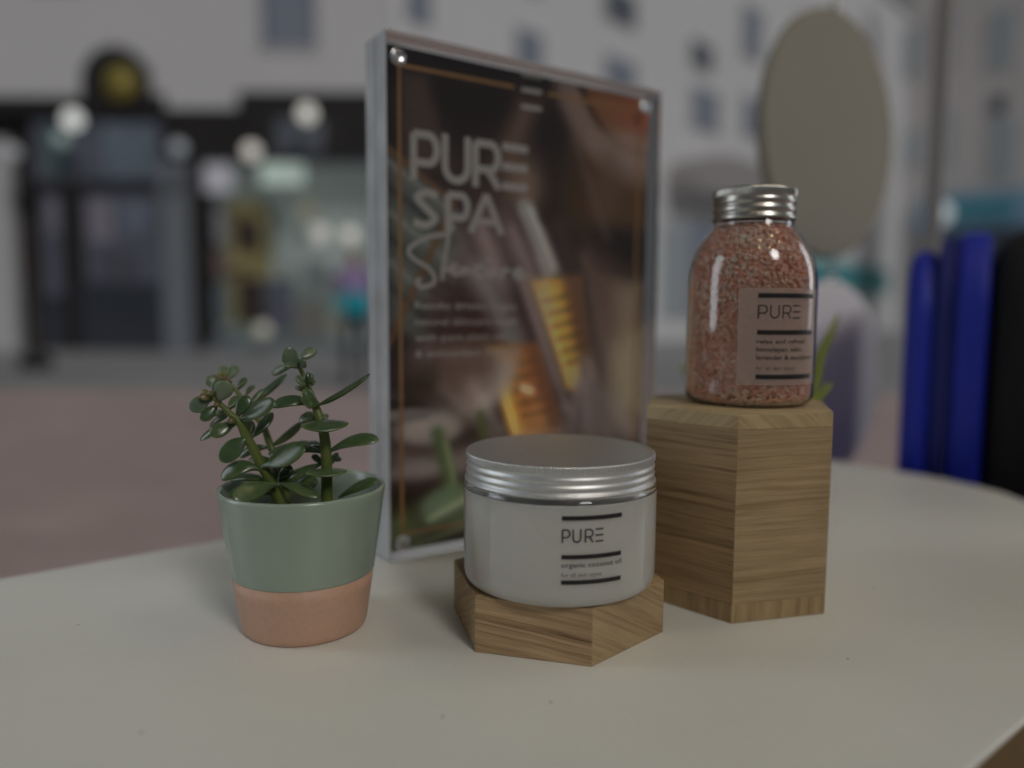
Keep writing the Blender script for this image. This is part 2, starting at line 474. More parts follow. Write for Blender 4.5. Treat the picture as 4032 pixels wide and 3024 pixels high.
def type_mesh(body, x0, x1, base, height, bold=0.0):
    """a line of the built-in sans, fitted between x0 and x1; height is the x-height"""
    cu = bpy.data.curves.new('type', 'FONT'); cu.body = body; cu.size = 1.0; cu.resolution_u = 2; cu.offset = bold
    cu.space_character = 1.04
    ob = bpy.data.objects.new('type', cu); COL.objects.link(ob)
    dg = bpy.context.evaluated_depsgraph_get()
    me = ob.evaluated_get(dg).to_mesh()
    V = [np.array((v.co.x, v.co.y)) for v in me.vertices]; F = [tuple(p.vertices) for p in me.polygons]
    ob.evaluated_get(dg).to_mesh_clear()
    bpy.data.objects.remove(ob); bpy.data.curves.remove(cu)
    xs = [v[0] for v in V]; a, b = min(xs), max(xs)
    sx = (x1 - x0) / (b - a); sy = height / 0.53
    return [np.array((x0 + (v[0] - a) * sx, base + v[1] * sy)) for v in V], F

def wrap(name, vf, cx, cy, rad, mat, parent):
    """put a flat mesh (x = degrees, y = height) round a cylinder standing at cx, cy"""
    V, F = vf
    return mesh_obj(name, [(cx + rad * math.cos(R(v[0])), cy + rad * math.sin(R(v[0])), v[1]) for v in V], F, mat, parent)
def bar(a0, a1, z0, z1, n=24):
    V, F = [], []
    for i in range(n + 1):
        a = a0 + (a1 - a0) * i / n
        V += [np.array((a, z0)), np.array((a, z1))]
    for i in range(n): F.append((2 * i, 2 * i + 2, 2 * i + 3, 2 * i + 1))
    return V, F
def logo(spans, z0, z1, w_deg, w_z):
    """PURE in degrees; strokes are drawn in units of height, then scaled"""
    out = []
    h = z1 - z0
    k = w_z / w_deg                                    # metres per degree
    for ch, a, b in spans:
        for v, f in letter(ch, a * k, b * k, h, w_z):
            out.append(([np.array((p[0] / k, z0 + p[1])) for p in v], f))
    return join(out)

# ------------------------------------------------------------------ coconut oil jar
jx, jy, jr = 0.0224, 0.3529, 0.0444
jar = empty('cosmetic_jar', (jx, jy, Z1))
tag(jar, 'wide clear jar of white organic coconut oil with ridged aluminium lid', 'jar')
body = lathe('jar_body', [(0.0, 0.0003), (0.038, 0.0003), (0.0416, 0.0006), (0.0433, 0.0017), (0.0441, 0.0036), (0.0444, 0.0060), (0.0444, 0.0445), (0.0441, 0.0458), (0.0432, 0.0465), (0.0418, 0.0466),
             (0.0418, 0.0456), (0.0433, 0.0446), (0.0433, 0.0072), (0.0429, 0.0048), (0.0420, 0.0026), (0.0402, 0.0013), (0.0370, 0.0010), (0.0, 0.0010)], M['clear'], jar, seg=160)
lathe('coconut_oil', [(0.0, 0.0006), (0.0385, 0.0006), (0.0412, 0.0010), (0.0429, 0.0024), (0.0436, 0.0045), (0.04385, 0.0065), (0.04385, 0.0430), (0.0430, 0.0440), (0.0, 0.0442)], M['coconut'], jar, seg=128)
lidp = [(0.0, 0.0600), (0.0395, 0.0600), (0.0410, 0.0598), (0.0420, 0.0600), (0.0428, 0.0602), (0.0434, 0.0598), (0.0436, 0.0592), (0.0436, 0.0573), (0.0431, 0.0568),
        (0.0428, 0.0562), (0.0428, 0.0556), (0.0431, 0.0550), (0.0434, 0.0542), (0.0431, 0.0534), (0.0427, 0.0529), (0.0427, 0.0522), (0.0431, 0.0517), (0.0435, 0.0509), (0.0431, 0.0501),
        (0.0426, 0.0497), (0.0427, 0.0487), (0.0437, 0.0482), (0.0440, 0.0475), (0.0436, 0.0469), (0.0420, 0.0469)]
lathe('lid', lidp, M['alu'], jar, seg=195 * 4, knurl=({6, 7}, 0.0009, 195))
CA, CB = -92.2, -57.9
rr = jr + 0.00012
for i, (za, zb) in enumerate([(0.06345, 0.06525), (0.0472, 0.0490), (0.0365, 0.0383)]):
    wrap('label_bar', bar(CA, CB, za - Z1, zb - Z1), 0, 0, rr, M['ink'], jar)
kdeg = math.pi / 180 * jr
lw = 0.00060
wrap('logo_lettering', logo([('P', -92.2, -87.6), ('U', -86.5, -81.7), ('R', -79.9, -75.1), ('E', -74.0, -69.5)], 0.0541 - Z1, 0.0598 - Z1, lw / kdeg, lw), 0, 0, rr, M['ink'], jar)
wrap('product_lettering', type_mesh('organic coconut oil', CA, CB + 0.2, 0.04375 - Z1, 0.00155, 0.006), 0, 0, rr, M['ink_soft'], jar)
wrap('skin_type_lettering', type_mesh('for all skin types', CA, -70.2, 0.0398 - Z1, 0.00125), 0, 0, rr, M['ink_pale'], jar)

# ------------------------------------------------------------------ salt jar
sx, sy, sr = 0.1258, 0.4104, 0.0329
salt = empty('bath_salt_jar', (sx, sy, Z2))
tag(salt, 'round shouldered glass jar full of pink salt with ridged metal cap', 'jar')
outer = [(0.0, 0.0003), (0.0270, 0.0003), (0.0302, 0.0010), (0.0322, 0.0030), (0.0329, 0.0062), (0.0329, 0.0610), (0.0327, 0.0655), (0.0321, 0.0700), (0.0309, 0.0750), (0.0289, 0.0803), (0.0262, 0.0849), (0.0233, 0.0882), (0.0212, 0.0903), (0.0204, 0.0920), (0.0203, 0.0990)]
inner = [(0.0194, 0.0990), (0.0194, 0.0925), (0.0204, 0.0899), (0.0226, 0.0875), (0.0254, 0.0842), (0.0281, 0.0798), (0.0301, 0.0747), (0.0313, 0.0698), (0.0319, 0.0653), (0.0321, 0.0610), (0.0321, 0.0068), (0.0314, 0.0038), (0.0296, 0.0021), (0.0262, 0.0014), (0.0, 0.0014)]
lathe('jar_glass', outer + inner, M['jar_glass'], salt, seg=144)
capp = [(0.0, 0.1105), (0.0185, 0.1105), (0.0198, 0.1109), (0.0207, 0.1105), (0.0210, 0.1096), (0.0210, 0.1070), (0.0206, 0.1064), (0.0203, 0.1058), (0.0208, 0.1050), (0.02095, 0.1040), (0.0207, 0.1030), (0.0202, 0.1023), (0.0203, 0.1017),
        (0.0209, 0.1008), (0.02105, 0.0998), (0.0208, 0.0988), (0.0203, 0.0981), (0.0204, 0.0975), (0.0210, 0.0966), (0.0212, 0.0956), (0.0211, 0.0948), (0.0206, 0.0946), (0.0205, 0.0950)]
lathe('cap', capp, M['alu_warm'], salt, seg=120 * 4, knurl=({4, 5}, 0.0004, 120))
# salt: a packed core with a skin of single crystals
def salt_mat():
    m, N, L, b = new_mat('pink_salt')
    at = N.new('ShaderNodeAttribute'); at.attribute_name = 'tint'
    L.new(at.outputs['Color'], b.inputs['Base Color'])
    b.inputs['Roughness'].default_value = 0.5
    b.inputs['Specular IOR Level'].default_value = 0.12
    return m
M['salt'] = salt_mat()
M['salt_core'] = plain('packed_salt', (0.90, 0.46, 0.31), 0.7, noise=0.2, nscale=200)
core = [(0.0, 0.0042)] + [(r - 0.0030, z + (0.0022 if z < 0.004 else 0)) for r, z in inner[::-1][1:-1]] + [(0.0, 0.0915)]
lathe('packed_salt', core, M['salt_core'], salt, seg=64)
rng = np.random.default_rng(7)
phi = (1 + 5 ** 0.5) / 2
ico = np.array([(-1, phi, 0), (1, phi, 0), (-1, -phi, 0), (1, -phi, 0), (0, -1, phi), (0, 1, phi), (0, -1, -phi), (0, 1, -phi), (phi, 0, -1), (phi, 0, 1), (-phi, 0, -1), (-phi, 0, 1)]) / 1.902
icf = np.array([(0, 11, 5), (0, 5, 1), (0, 1, 7), (0, 7, 10), (0, 10, 11), (1, 5, 9), (5, 11, 4), (11, 10, 2), (10, 7, 6), (7, 1, 8), (3, 9, 4), (3, 4, 2), (3, 2, 6), (3, 6, 8), (3, 8, 9), (4, 9, 5), (2, 4, 11), (6, 2, 10), (8, 6, 7), (9, 8, 1)])
ip = np.array(inner[::-1][2:-1])                          # base corner up to the neck
seglen = np.linalg.norm(np.diff(ip, axis=0), axis=1) * (ip[:-1, 0] + ip[1:, 0])
cum = np.cumsum(seglen) / seglen.sum()
NC = 8600
pick = np.searchsorted(cum, rng.random(NC)); tt = rng.random(NC)[:, None]
rz = ip[pick] * (1 - tt) + ip[pick + 1] * tt
sz = rng.uniform(0.0009, 0.0018, NC)
ang = rng.random(NC) * 2 * np.pi
rad = rz[:, 0] - sz * 1.12 - 0.00012 - rng.random(NC) ** 2 * 0.0013
cen = np.stack([rad * np.cos(ang), rad * np.sin(ang), np.minimum(rz[:, 1], 0.0915)], 1)
q = rng.normal(size=(NC, 4)); q /= np.linalg.norm(q, axis=1)[:, None]
w_, x_, y_, z_ = q.T
Rm = np.stack([np.stack([1 - 2 * (y_ * y_ + z_ * z_), 2 * (x_ * y_ - z_ * w_), 2 * (x_ * z_ + y_ * w_)], 1),
               np.stack([2 * (x_ * y_ + z_ * w_), 1 - 2 * (x_ * x_ + z_ * z_), 2 * (y_ * z_ - x_ * w_)], 1),
               np.stack([2 * (x_ * z_ - y_ * w_), 2 * (y_ * z_ + x_ * w_), 1 - 2 * (x_ * x_ + y_ * y_)], 1)], 1)
shape = ico[None] * rng.uniform(0.6, 1.1, (NC, 12, 1)) * rng.uniform(0.65, 1.0, (NC, 1, 3))
VV = np.einsum('nij,nkj->nki', Rm, shape) * sz[:, None, None] + cen[:, None, :]
FF = (icf[None] + (np.arange(NC) * 12)[:, None, None]).reshape(-1, 3)
me = bpy.data.meshes.new('salt_crystals')
me.from_pydata(VV.reshape(-1, 3).tolist(), [], FF.tolist())
pal = np.array([(0.93, 0.53, 0.39), (0.95, 0.66, 0.54), (0.90, 0.46, 0.32), (0.96, 0.70, 0.57), (0.80, 0.32, 0.20), (0.95, 0.60, 0.47)])
pr = rng.choice(6, NC, p=[0.29, 0.24, 0.20, 0.08, 0.06, 0.13])
# drifts of redder and paler salt through the jar
drift = np.sin(ang * 3 + cen[:, 2] * 160) * np.sin(cen[:, 2] * 230 + 1) * 0.12
tint = np.clip(1.07 * pal[pr] * (1 + drift[:, None] * np.array([0.6, 1.2, 1.4])), 0.03, 0.98)
ca = me.color_attributes.new('tint', 'FLOAT_COLOR', 'POINT')
ca.data.foreach_set('color', np.concatenate([np.repeat(tint, 12, 0), np.ones((NC * 12, 1))], 1).ravel())
me.materials.append(M['salt'])
so = bpy.data.objects.new('salt_crystals', me); COL.objects.link(so); so.parent = salt
tag(so, kind='stuff')
# label film and print
def film_mat():
    m, N, L, b = new_mat('label_film')
    out = [n for n in N if n.type == 'OUTPUT_MATERIAL'][0]
    t = N.new('ShaderNodeBsdfTransparent'); d = N.new('ShaderNodeBsdfPrincipled')
    d.inputs['Base Color'].default_value = (0.56, 0.45, 0.39, 1); d.inputs['Roughness'].default_value = 0.35
    mx = N.new('ShaderNodeMixShader'); mx.inputs[0].default_value = 0.44
    L.new(t.outputs[0], mx.inputs[1]); L.new(d.outputs[0], mx.inputs[2]); L.new(mx.outputs[0], out.inputs['Surface'])
    return m
M['film'] = film_mat()
wrap('label_film', bar(-117, -35, 0.1128 - Z2, 0.1604 - Z2, 40), 0, 0, sr + 0.00008, M['film'], salt)
rs = sr + 0.0002
SA, SB = -101.1, -43.4
for za, zb in [(0.1555, 0.1578), (0.1376, 0.1399), (0.1158, 0.1181)]:
    wrap('label_bar', bar(SA, SB, za - Z2, zb - Z2), 0, 0, rs, M['ink'], salt)
kd = math.pi / 180 * sr
wrap('logo_lettering', logo([('P', -101.1, -92.9), ('U', -91.0, -82.6), ('R', -80.2, -71.8), ('E', -70.2, -62.0)], 0.1455 - Z2, 0.1521 - Z2, 0.00066 / kd, 0.00066), 0, 0, rs, M['ink'], salt)
for body_, e, zb in [('relax and refresh', -54.6, 0.1333), ('himalayan salts', -59.2, 0.1294), ('lavender & eucalyptus', -43.0, 0.1255)]:
    wrap('product_lettering', type_mesh(body_, SA, e, zb - Z2, 0.00165, 0.010), 0, 0, rs, M['ink'], salt)
wrap('skin_type_lettering', type_mesh('for all skin types', SA, -66.6, 0.1205 - Z2, 0.0013), 0, 0, rs, M['ink_soft'], salt)

# ------------------------------------------------------------------ poster stand
GA = 0.5996; GW, GH, GT = 0.2118, 0.3030, 0.0273
sign = empty('poster_stand', (-0.0707, 0.4430, 0.0), GA)
tag(sign, 'thick clear acrylic poster block with a dark brown spa poster', 'sign')
box('front_panel', 0, GW, 0.0, GT / 2 - 0.0004, 0.0004, GH, M['acrylic'], sign, bevel=0.0008, seg=2)
box('back_panel', 0, GW, GT / 2 + 0.0004, GT, 0.0004, GH, M['acrylic'], sign, bevel=0.0008, seg=2)
M['frost'] = plain('frosted_acrylic_edge', (0.62, 0.63, 0.64), 0.22, noise=0.4, nscale=34, coat=0.6)
for y0_, y1_ in ((0.0003, GT / 2 - 0.0007), (GT / 2 + 0.0007, GT - 0.0003)):
    box('frosted_edge', -0.0006, -0.0001, y0_, y1_, 0.0008, GH - 0.0006, M['frost'], sign)
    box('frosted_edge', GW + 0.0001, GW + 0.0006, y0_, y1_, 0.0008, GH - 0.0006, M['frost'], sign)
    box('frosted_edge', 0.0003, GW - 0.0003, y0_, y1_, GH + 0.0001, GH + 0.0006, M['frost'], sign)
PX0, PX1, PZ0, PZ1 = 0.0045, 0.2073, 0.0035, 0.2985
PYF = GT / 2 - 0.00022
NX, NZ = 204, 296
gx, gz = np.meshgrid(np.linspace(PX0, PX1, NX), np.linspace(PZ0, PZ1, NZ))
img = np.zeros((NZ, NX, 3)) + np.array([31, 20, 17.0])
def sm(d, w): return 1 / (1 + np.exp(np.clip(d / w, -40, 40)))
def paint(mask, col):
    global img
    c = np.array(col, float)
    img = img * (1 - mask[..., None]) + c * mask[..., None]
def disc(cx, cz, r, w=0.001, sx_=1.0, sz_=1.0): return sm(np.sqrt(((gx - cx) / sx_) ** 2 + ((gz - cz) / sz_) ** 2) - r, w)
def poly(pts, w=0.001):
    d = np.full(gx.shape, -1e9)
    A = 0.5 * sum(pts[i][0] * pts[(i + 1) % len(pts)][1] - pts[(i + 1) % len(pts)][0] * pts[i][1] for i in range(len(pts)))
    P = pts if A > 0 else pts[::-1]
    for i in range(len(P)):
        (x0, z0), (x1, z1) = P[i], P[(i + 1) % len(P)]
        l = math.hypot(x1 - x0, z1 - z0)
        d = np.maximum(d, ((gx - x0) * (z1 - z0) - (gz - z0) * (x1 - x0)) / l)
    return sm(d, w)
def line(x0, z0, x1, z1, wd, w=0.0008):
    l2 = (x1 - x0) ** 2 + (z1 - z0) ** 2
    t = np.clip(((gx - x0) * (x1 - x0) + (gz - z0) * (z1 - z0)) / l2, 0, 1)
    return sm(np.hypot(gx - x0 - t * (x1 - x0), gz - z0 - t * (z1 - z0)) - wd / 2, w)
# tray and background
paint(poly([(0.013, 0.285), (0.03, 0.285), (0.045, 0.235), (0.013, 0.225)], 0.002), (60, 45, 38))
paint(poly([(0.095, 0.282), (0.112, 0.282), (0.092, 0.235), (0.072, 0.235)], 0.003), (78, 58, 46))
paint(poly([(0.03, 0.25), (0.10, 0.25), (0.09, 0.2), (0.03, 0.2)], 0.008) * 0.6, (62, 44, 38))
# slate and grey leaves on the left
paint(poly([(0.004, 0.238), (0.045, 0.215), (0.06, 0.19), (0.03, 0.125), (0.004, 0.14)], 0.002), (66, 68, 63))
for k in range(6): paint(line(0.002, 0.235 - k * 0.014, 0.05, 0.206 - k * 0.016, 0.003, 0.0012) * 0.7, (34, 33, 30) if k % 2 else (96, 99, 93))
paint(line(0.003, 0.242, 0.047, 0.214, 0.0024), (88, 58, 30)); paint(line(0.047, 0.212, 0.004, 0.128, 0.0034), (84, 52, 22))
# orange bowl, its pale rim and the dark bowl under it
paint(disc(0.178, 0.232, 0.052, 0.004), (50, 33, 20)); paint(disc(0.180, 0.222, 0.036, 0.008), (70, 45, 20))
paint(disc(0.205, 0.325, 0.088, 0.0025), (92, 74, 67)); paint(disc(0.205, 0.325, 0.0675, 0.0008), (26, 20, 18)); paint(disc(0.205, 0.325, 0.0645, 0.0012), (90, 52, 30))
paint(disc(0.185, 0.300, 0.022, 0.008), (104, 62, 28)); paint(disc(0.206, 0.285, 0.016, 0.006), (122, 58, 34))
paint(disc(0.18, 0.195, 0.03, 0.006, 1.3, 0.4), (30, 20, 15))
# mauve cloth and hand-like folds
paint(disc(0.075, 0.185, 0.024, 0.005, 1.0, 1.1), (92, 74, 72)); paint(disc(0.10, 0.228, 0.014, 0.005, 1, 1.2), (98, 77, 62))
for a in range(6): paint(line(0.055 + a * 0.012, 0.20, 0.085 + a * 0.013, 0.135, 0.006, 0.002) * 0.75, (112, 94, 90) if a % 2 else (60, 45, 42))
paint(poly([(0.03, 0.165), (0.10, 0.16), (0.115, 0.118), (0.025, 0.118)], 0.004) * 0.8, (56, 34, 30))
paint(line(0.065, 0.172, 0.095, 0.125, 0.016, 0.003) * 0.8, (100, 98, 94))
# pipette and the two oil bottles
paint(line(0.101, 0.214, 0.121, 0.176, 0.0125, 0.001), (104, 101, 96)); paint(line(0.105, 0.214, 0.124, 0.178, 0.003, 0.001), (128, 126, 120))
b1 = poly([(0.105, 0.168), (0.1365, 0.096), (0.1600, 0.0965), (0.1470, 0.172)], 0.0012)
paint(b1, (108, 68, 20)); paint(b1 * sm(gx - (0.131 + (0.168 - gz) * 0.30), 0.003), (152, 120, 26)); paint(disc(0.149, 0.103, 0.010, 0.003), (168, 142, 48))
paint(line(0.113, 0.160, 0.139, 0.102, 0.002, 0.001) * b1, (178, 156, 66)); paint(b1 * sm(-(gx - (0.136 + (0.168 - gz) * 0.26)), 0.003), (92, 52, 20))
for k in range(6):
    z = 0.155 - k * 0.0085; xx = 0.116 + k * 0.0040
    paint(line(xx, z, xx + 0.020, z + 0.004, 0.0026, 0.0006) * 0.6, (62, 42, 14))
b2 = poly([(0.071, 0.125), (0.0915, 0.064), (0.1350, 0.064), (0.1120, 0.127)], 0.0012)
paint(b2, (124, 70, 22)); paint(b2 * sm(gx - (0.083 + (0.125 - gz) * 0.34), 0.002), (158, 116, 22)); paint(disc(0.118, 0.075, 0.012, 0.004, 1.4) * b2, (148, 92, 26))
paint(b2 * sm(-(gx - (0.104 + (0.125 - gz) * 0.34)), 0.003), (92, 48, 18)); paint(line(0.078, 0.112, 0.095, 0.068, 0.0025, 0.001) * b2, (186, 158, 60)); paint(line(0.094, 0.066, 0.133, 0.066, 0.004, 0.001) * b2, (170, 112, 40))
for k in range(5):
    z = 0.113 - k * 0.0085; xx = 0.086 + k * 0.0032
    paint(line(xx, z, xx + 0.024, z + 0.003, 0.0024, 0.0006) * 0.55, (84, 48, 14))
paint(line(0.100, 0.098, 0.106, 0.096, 0.004, 0.001), (182, 160, 120))
# pale cloth between and beyond the bottles, straw box at the right
paint(line(0.098, 0.170, 0.136, 0.083, 0.0055, 0.0015), (110, 92, 90)); paint(line(0.136, 0.083, 0.150, 0.074, 0.006, 0.002), (118, 103, 99))
paint(poly([(0.160, 0.175), (0.206, 0.17), (0.206, 0.06), (0.172, 0.06)], 0.003), (100, 84, 68)); paint(poly([(0.176, 0.13), (0.206, 0.135), (0.206, 0.075), (0.182, 0.075)], 0.003), (112, 100, 76))
paint(poly([(0.150, 0.20), (0.175, 0.185), (0.178, 0.13), (0.160, 0.12)], 0.005) * 0.8, (74, 50, 40))
paint(poly([(0.150, 0.115), (0.158, 0.118), (0.178, 0.055), (0.128, 0.055)], 0.003), (128, 112, 108)); paint(line(0.152, 0.11, 0.146, 0.06, 0.004, 0.002), (92, 76, 72)); paint(line(0.158, 0.10, 0.165, 0.06, 0.004, 0.002), (96, 82, 78))
# white bowl, shadows, pale stones
paint(disc(0.058, 0.118, 0.038, 0.003, 1.0, 0.95) * sm(gz - 0.122, 0.003), (122, 110, 104)); paint(disc(0.047, 0.122, 0.033, 0.004) * sm(gz - 0.128, 0.004), (82, 62, 54))
paint(poly([(0.005, 0.118), (0.034, 0.114), (0.045, 0.09), (0.005, 0.098)], 0.004), (46, 32, 28))
paint(disc(0.030, 0.076, 0.024, 0.003, 1.0, 0.45), (116, 105, 100)); paint(disc(0.014, 0.086, 0.016, 0.002, 1.2, 0.25), (86, 78, 76)); paint(line(0.006, 0.064, 0.06, 0.058, 0.006, 0.003), (62, 44, 42))
paint(disc(0.085, 0.054, 0.02, 0.006, 2.2, 0.5), (104, 92, 88)); paint(disc(0.020, 0.050, 0.018, 0.004, 1.1, 0.4), (98, 88, 84)); paint(line(0.004, 0.044, 0.05, 0.040, 0.005, 0.002), (48, 30, 30))
paint(disc(0.15, 0.035, 0.03, 0.008, 2, 1), (96, 84, 80))
# folds of pale towel across the lower half
for x0_, z0_, x1_, z1_, wd_, c_ in [(0.100, 0.190, 0.128, 0.105, 0.010, (104, 86, 82)), (0.112, 0.182, 0.122, 0.150, 0.004, (128, 112, 108)), (0.128, 0.205, 0.160, 0.120, 0.008, (80, 60, 52)), (0.150, 0.185, 0.172, 0.120, 0.006, (98, 80, 72)),
                                     (0.062, 0.10, 0.082, 0.072, 0.006, (140, 128, 122)), (0.040, 0.10, 0.075, 0.070, 0.005, (112, 98, 92)), (0.010, 0.060, 0.050, 0.050, 0.004, (118, 106, 102)), (0.150, 0.098, 0.160, 0.058, 0.007, (142, 128, 124)), (0.170, 0.09, 0.195, 0.06, 0.008, (120, 106, 100))]:
    paint(line(x0_, z0_, x1_, z1_, wd_ * 1.3, 0.0032) * 0.6, c_)
paint(disc(0.190, 0.262, 0.026, 0.004, 1.3, 0.5) * 0.8, (104, 86, 76)); paint(disc(0.170, 0.235, 0.02, 0.006, 0.6, 1.2) * 0.7, (74, 56, 46)); paint(line(0.140, 0.262, 0.170, 0.200, 0.004, 0.002) * 0.6, (84, 66, 58))
# leaves
paint(line(0.036, 0.073, 0.046, 0.037, 0.0085, 0.0015), (62, 74, 42)); paint(line(0.042, 0.066, 0.048, 0.04, 0.003, 0.001), (98, 108, 70)); paint(line(0.067, 0.083, 0.069, 0.068, 0.004, 0.001), (62, 74, 30))
paint(disc(0.046, 0.026, 0.019, 0.002, 1.25, 0.75), (78, 92, 66)); paint(line(0.03, 0.020, 0.068, 0.034, 0.003, 0.001), (120, 124, 100)); paint(line(0.024, 0.010, 0.07, 0.026, 0.006, 0.0015), (58, 64, 32))
paint(disc(0.012, 0.012, 0.014, 0.003, 0.9, 1.2), (66, 74, 34)); paint(line(0.02, 0.0045, 0.09, 0.018, 0.004, 0.001), (96, 100, 66)); paint(poly([(0.03, 0.003), (0.21, 0.003), (0.21, 0.02)], 0.003), (48, 46, 36))
rngp = np.random.default_rng(3)
img *= 1 + rngp.normal(0, 0.03, img.shape[:2])[..., None]
srgb = np.clip(img / 255 * 1.0, 0, 1)
lin = np.where(srgb <= 0.04045, srgb / 12.92, ((srgb + 0.055) / 1.055) ** 2.4)
lum = (lin @ np.array([0.3, 0.59, 0.11]))[..., None]
lin = (lum + (lin - lum) * 0.86) * np.clip(lum / 0.06, 0.15, 4.0) ** 0.28
me = bpy.data.meshes.new('poster_print')
verts = np.stack([gx.ravel(), np.full(gx.size, PYF), gz.ravel()], 1)
ii = np.arange(NX * NZ).reshape(NZ, NX)
quads = np.stack([ii[:-1, :-1], ii[:-1, 1:], ii[1:, 1:], ii[1:, :-1]], -1).reshape(-1, 4)
me.from_pydata(verts.tolist(), [], quads.tolist())
ca = me.color_attributes.new('ink', 'FLOAT_COLOR', 'POINT')
ca.data.foreach_set('color', np.concatenate([lin.reshape(-1, 3), np.ones((NX * NZ, 1))], 1).ravel())
def print_mat(gain):
    m, N, L, b = new_mat('printed_poster')
    at = N.new('ShaderNodeAttribute'); at.attribute_name = 'ink'
    mu = N.new('ShaderNodeVectorMath'); mu.operation = 'SCALE'; mu.inputs['Scale'].default_value = gain
    L.new(at.outputs['Color'], mu.inputs[0]); L.new(mu.outputs[0], b.inputs['Base Color'])
    b.inputs['Roughness'].default_value = 0.5; b.inputs['Specular IOR Level'].default_value = 0.2
    return m
M['print'] = print_mat(4.2)
me.materials.append(M['print'])
po = bpy.data.objects.new('poster_print', me); COL.objects.link(po); po.parent = sign
pb = mesh_obj('poster_paper', [(PX0, PYF + 0.0002, PZ0), (PX1, PYF + 0.0002, PZ0), (PX1, PYF + 0.0002, PZ1), (PX0, PYF + 0.0002, PZ1)], [(0, 1, 2, 3)], plain('poster_paper', (0.6, 0.6, 0.58), 0.7), sign)
M['p_white'] = plain('poster_white_ink', (0.66, 0.60, 0.56), 0.5)
M['p_gold'] = plain('poster_gold_ink', (0.50, 0.25, 0.075), 0.5)
def flat(name, vf, mat, lift=0.00008):
    V, F = vf
    return mesh_obj(name, [(v[0], PYF - lift, v[1]) for v in V], F, mat, sign)
gl = 0.0021
flat('gold_border', join([ribbon([(0.0117, 0.0138), (0.0117, 0.2880)], gl, step=.05), ribbon([(0.0117 + gl / 2, 0.0138), (0.1983, 0.0138)], gl, step=.05), ribbon([(0.1983, 0.0138), (0.1983, 0.2885)], gl, step=.05),
                          ribbon([(0.0117, 0.2880), (0.0915, 0.2885)], gl, step=.05), ribbon([(0.1175, 0.2885), (0.1983, 0.2887)], gl, step=.05)]), M['p_gold'], 0.00006)
for z in (0.2980, 0.2886, 0.2782):
    flat('border_tick', ribbon([(0.0968, z - 0.0006), (0.1127, z - 0.0002)], 0.0026, step=.05), M['p_white'])
def shift(vf, dz): return [np.array((v[0], v[1] + dz)) for v in vf[0]], vf[1]
W1 = 0.0046
flat('logo_lettering', join([shift(s, 0.2245) for ch, a, b in [('P', 0.0185, 0.0385), ('U', 0.0395, 0.0598), ('R', 0.0608, 0.0818)] for s in letter(ch, a, b, 0.0290, W1)]
     + [shift(s, 0.2245) for s in letter('E', 0.0828, 0.1022, 0.0290, W1)]), M['p_white'])
flat('spa_lettering', join([shift(s, 0.1965) for ch, a, b in [('S', 0.0200, 0.0375), ('P', 0.0415, 0.0595), ('A', 0.0595, 0.0825)] for s in letter(ch, a, b, 0.0238, 0.0044)]), M['p_white'])
# handwritten word, read off in the crop 1576 x 1659
def hw(pts):
    return [(0.0205 + (x - 150) * 0.0000672 + 0.0, 0.1985 - (y - 130) * 0.0000525) for x, y in pts]
script = [[(560, 120), (480, 200), (420, 220), (280, 260), (130, 370), (100, 440), (170, 520), (290, 600), (355, 700), (340, 780), (230, 820), (180, 770), (220, 720)],
          [(530, 60), (490, 300), (450, 560), (430, 740)], [(430, 640), (520, 590), (590, 560), (520, 620), (590, 680)], [(560, 560), (560, 660), (620, 640)],
          [(640, 570), (640, 660), (690, 590), (720, 660)], [(880, 560), (790, 580), (790, 660), (880, 680)], [(980, 580), (920, 600), (920, 670), (980, 650), (1000, 590), (1010, 670)],
          [(1080, 580), (1080, 680), (1100, 600), (1170, 590)], [(1220, 640), (1310, 600), (1270, 570), (1220, 620), (1260, 680), (1380, 640)], [(900, 500), (960, 470)]]
flat('handwritten_lettering', join([ribbon(smooth2(hw(s)), 0.0025, step=.002) for s in script]), M['p_white'])
for t, e, z in [('Results driven, vegan', 0.0935, 0.1495), ('natural skincare made', 0.0950, 0.1398), ('with pure plant oils', 0.0875, 0.1302), ('& antioxidant vitamins', 0.0980, 0.1206)]:
    flat('small_lettering', type_mesh(t, 0.0212, e, z, 0.0030, 0.012), M['p_white'])
for x, z in ((0.0069, 0.2893), (0.1957, 0.2905), (0.0075, 0.0112), (0.1957, 0.0112)):
    s = lathe('magnet_bolt', [(0.0, 0.0009), (0.0018, 0.0007), (0.0024, 0.0012), (0.0040, 0.0012), (0.0046, 0.0008), (0.0047, 0.0), (0.0, 0.0)], M['nickel'], sign, seg=32)
    s.location = (x, -0.0001, z); s.rotation_euler = (R(90), 0, 0)

# ------------------------------------------------------------------ plant pot
potx, poty, ph = -0.0976, 0.3552, 0.0671
pot = empty('plant_pot', (potx, poty, 0))
tag(pot, 'small sage green ceramic pot with a peach coloured base', 'plant pot')
def pr_(z): return 0.0285 + (0.0382 - 0.0285) * z / ph
lathe('peach_base', [(0.0, 0.0012), (0.024, 0.0012), (0.0262, 0.0), (0.0274, 0.0003), (0.0283, 0.0014), (pr_(0.004), 0.004), (pr_(0.012), 0.012), (pr_(0.02), 0.02), (pr_(0.0270), 0.0270), (0.0280, 0.0270)], M['peach'], pot, seg=128)
lathe('sage_body', [(0.0300, 0.02705), (pr_(0.0272) + 0.00006, 0.02705), (pr_(0.0276) + 0.00018, 0.0276), (pr_(0.045) + 0.00012, 0.045), (pr_(0.062), 0.062), (0.0381, 0.0655), (0.0379, 0.0667), (0.0372, 0.0671), (0.0363, 0.0668), (0.0359, 0.0658),
                    (0.0350, 0.058), (0.0338, 0.048), (0.0325, 0.040), (0.0310, 0.030), (0.0300, 0.02705)], M['sage'], pot, seg=128)
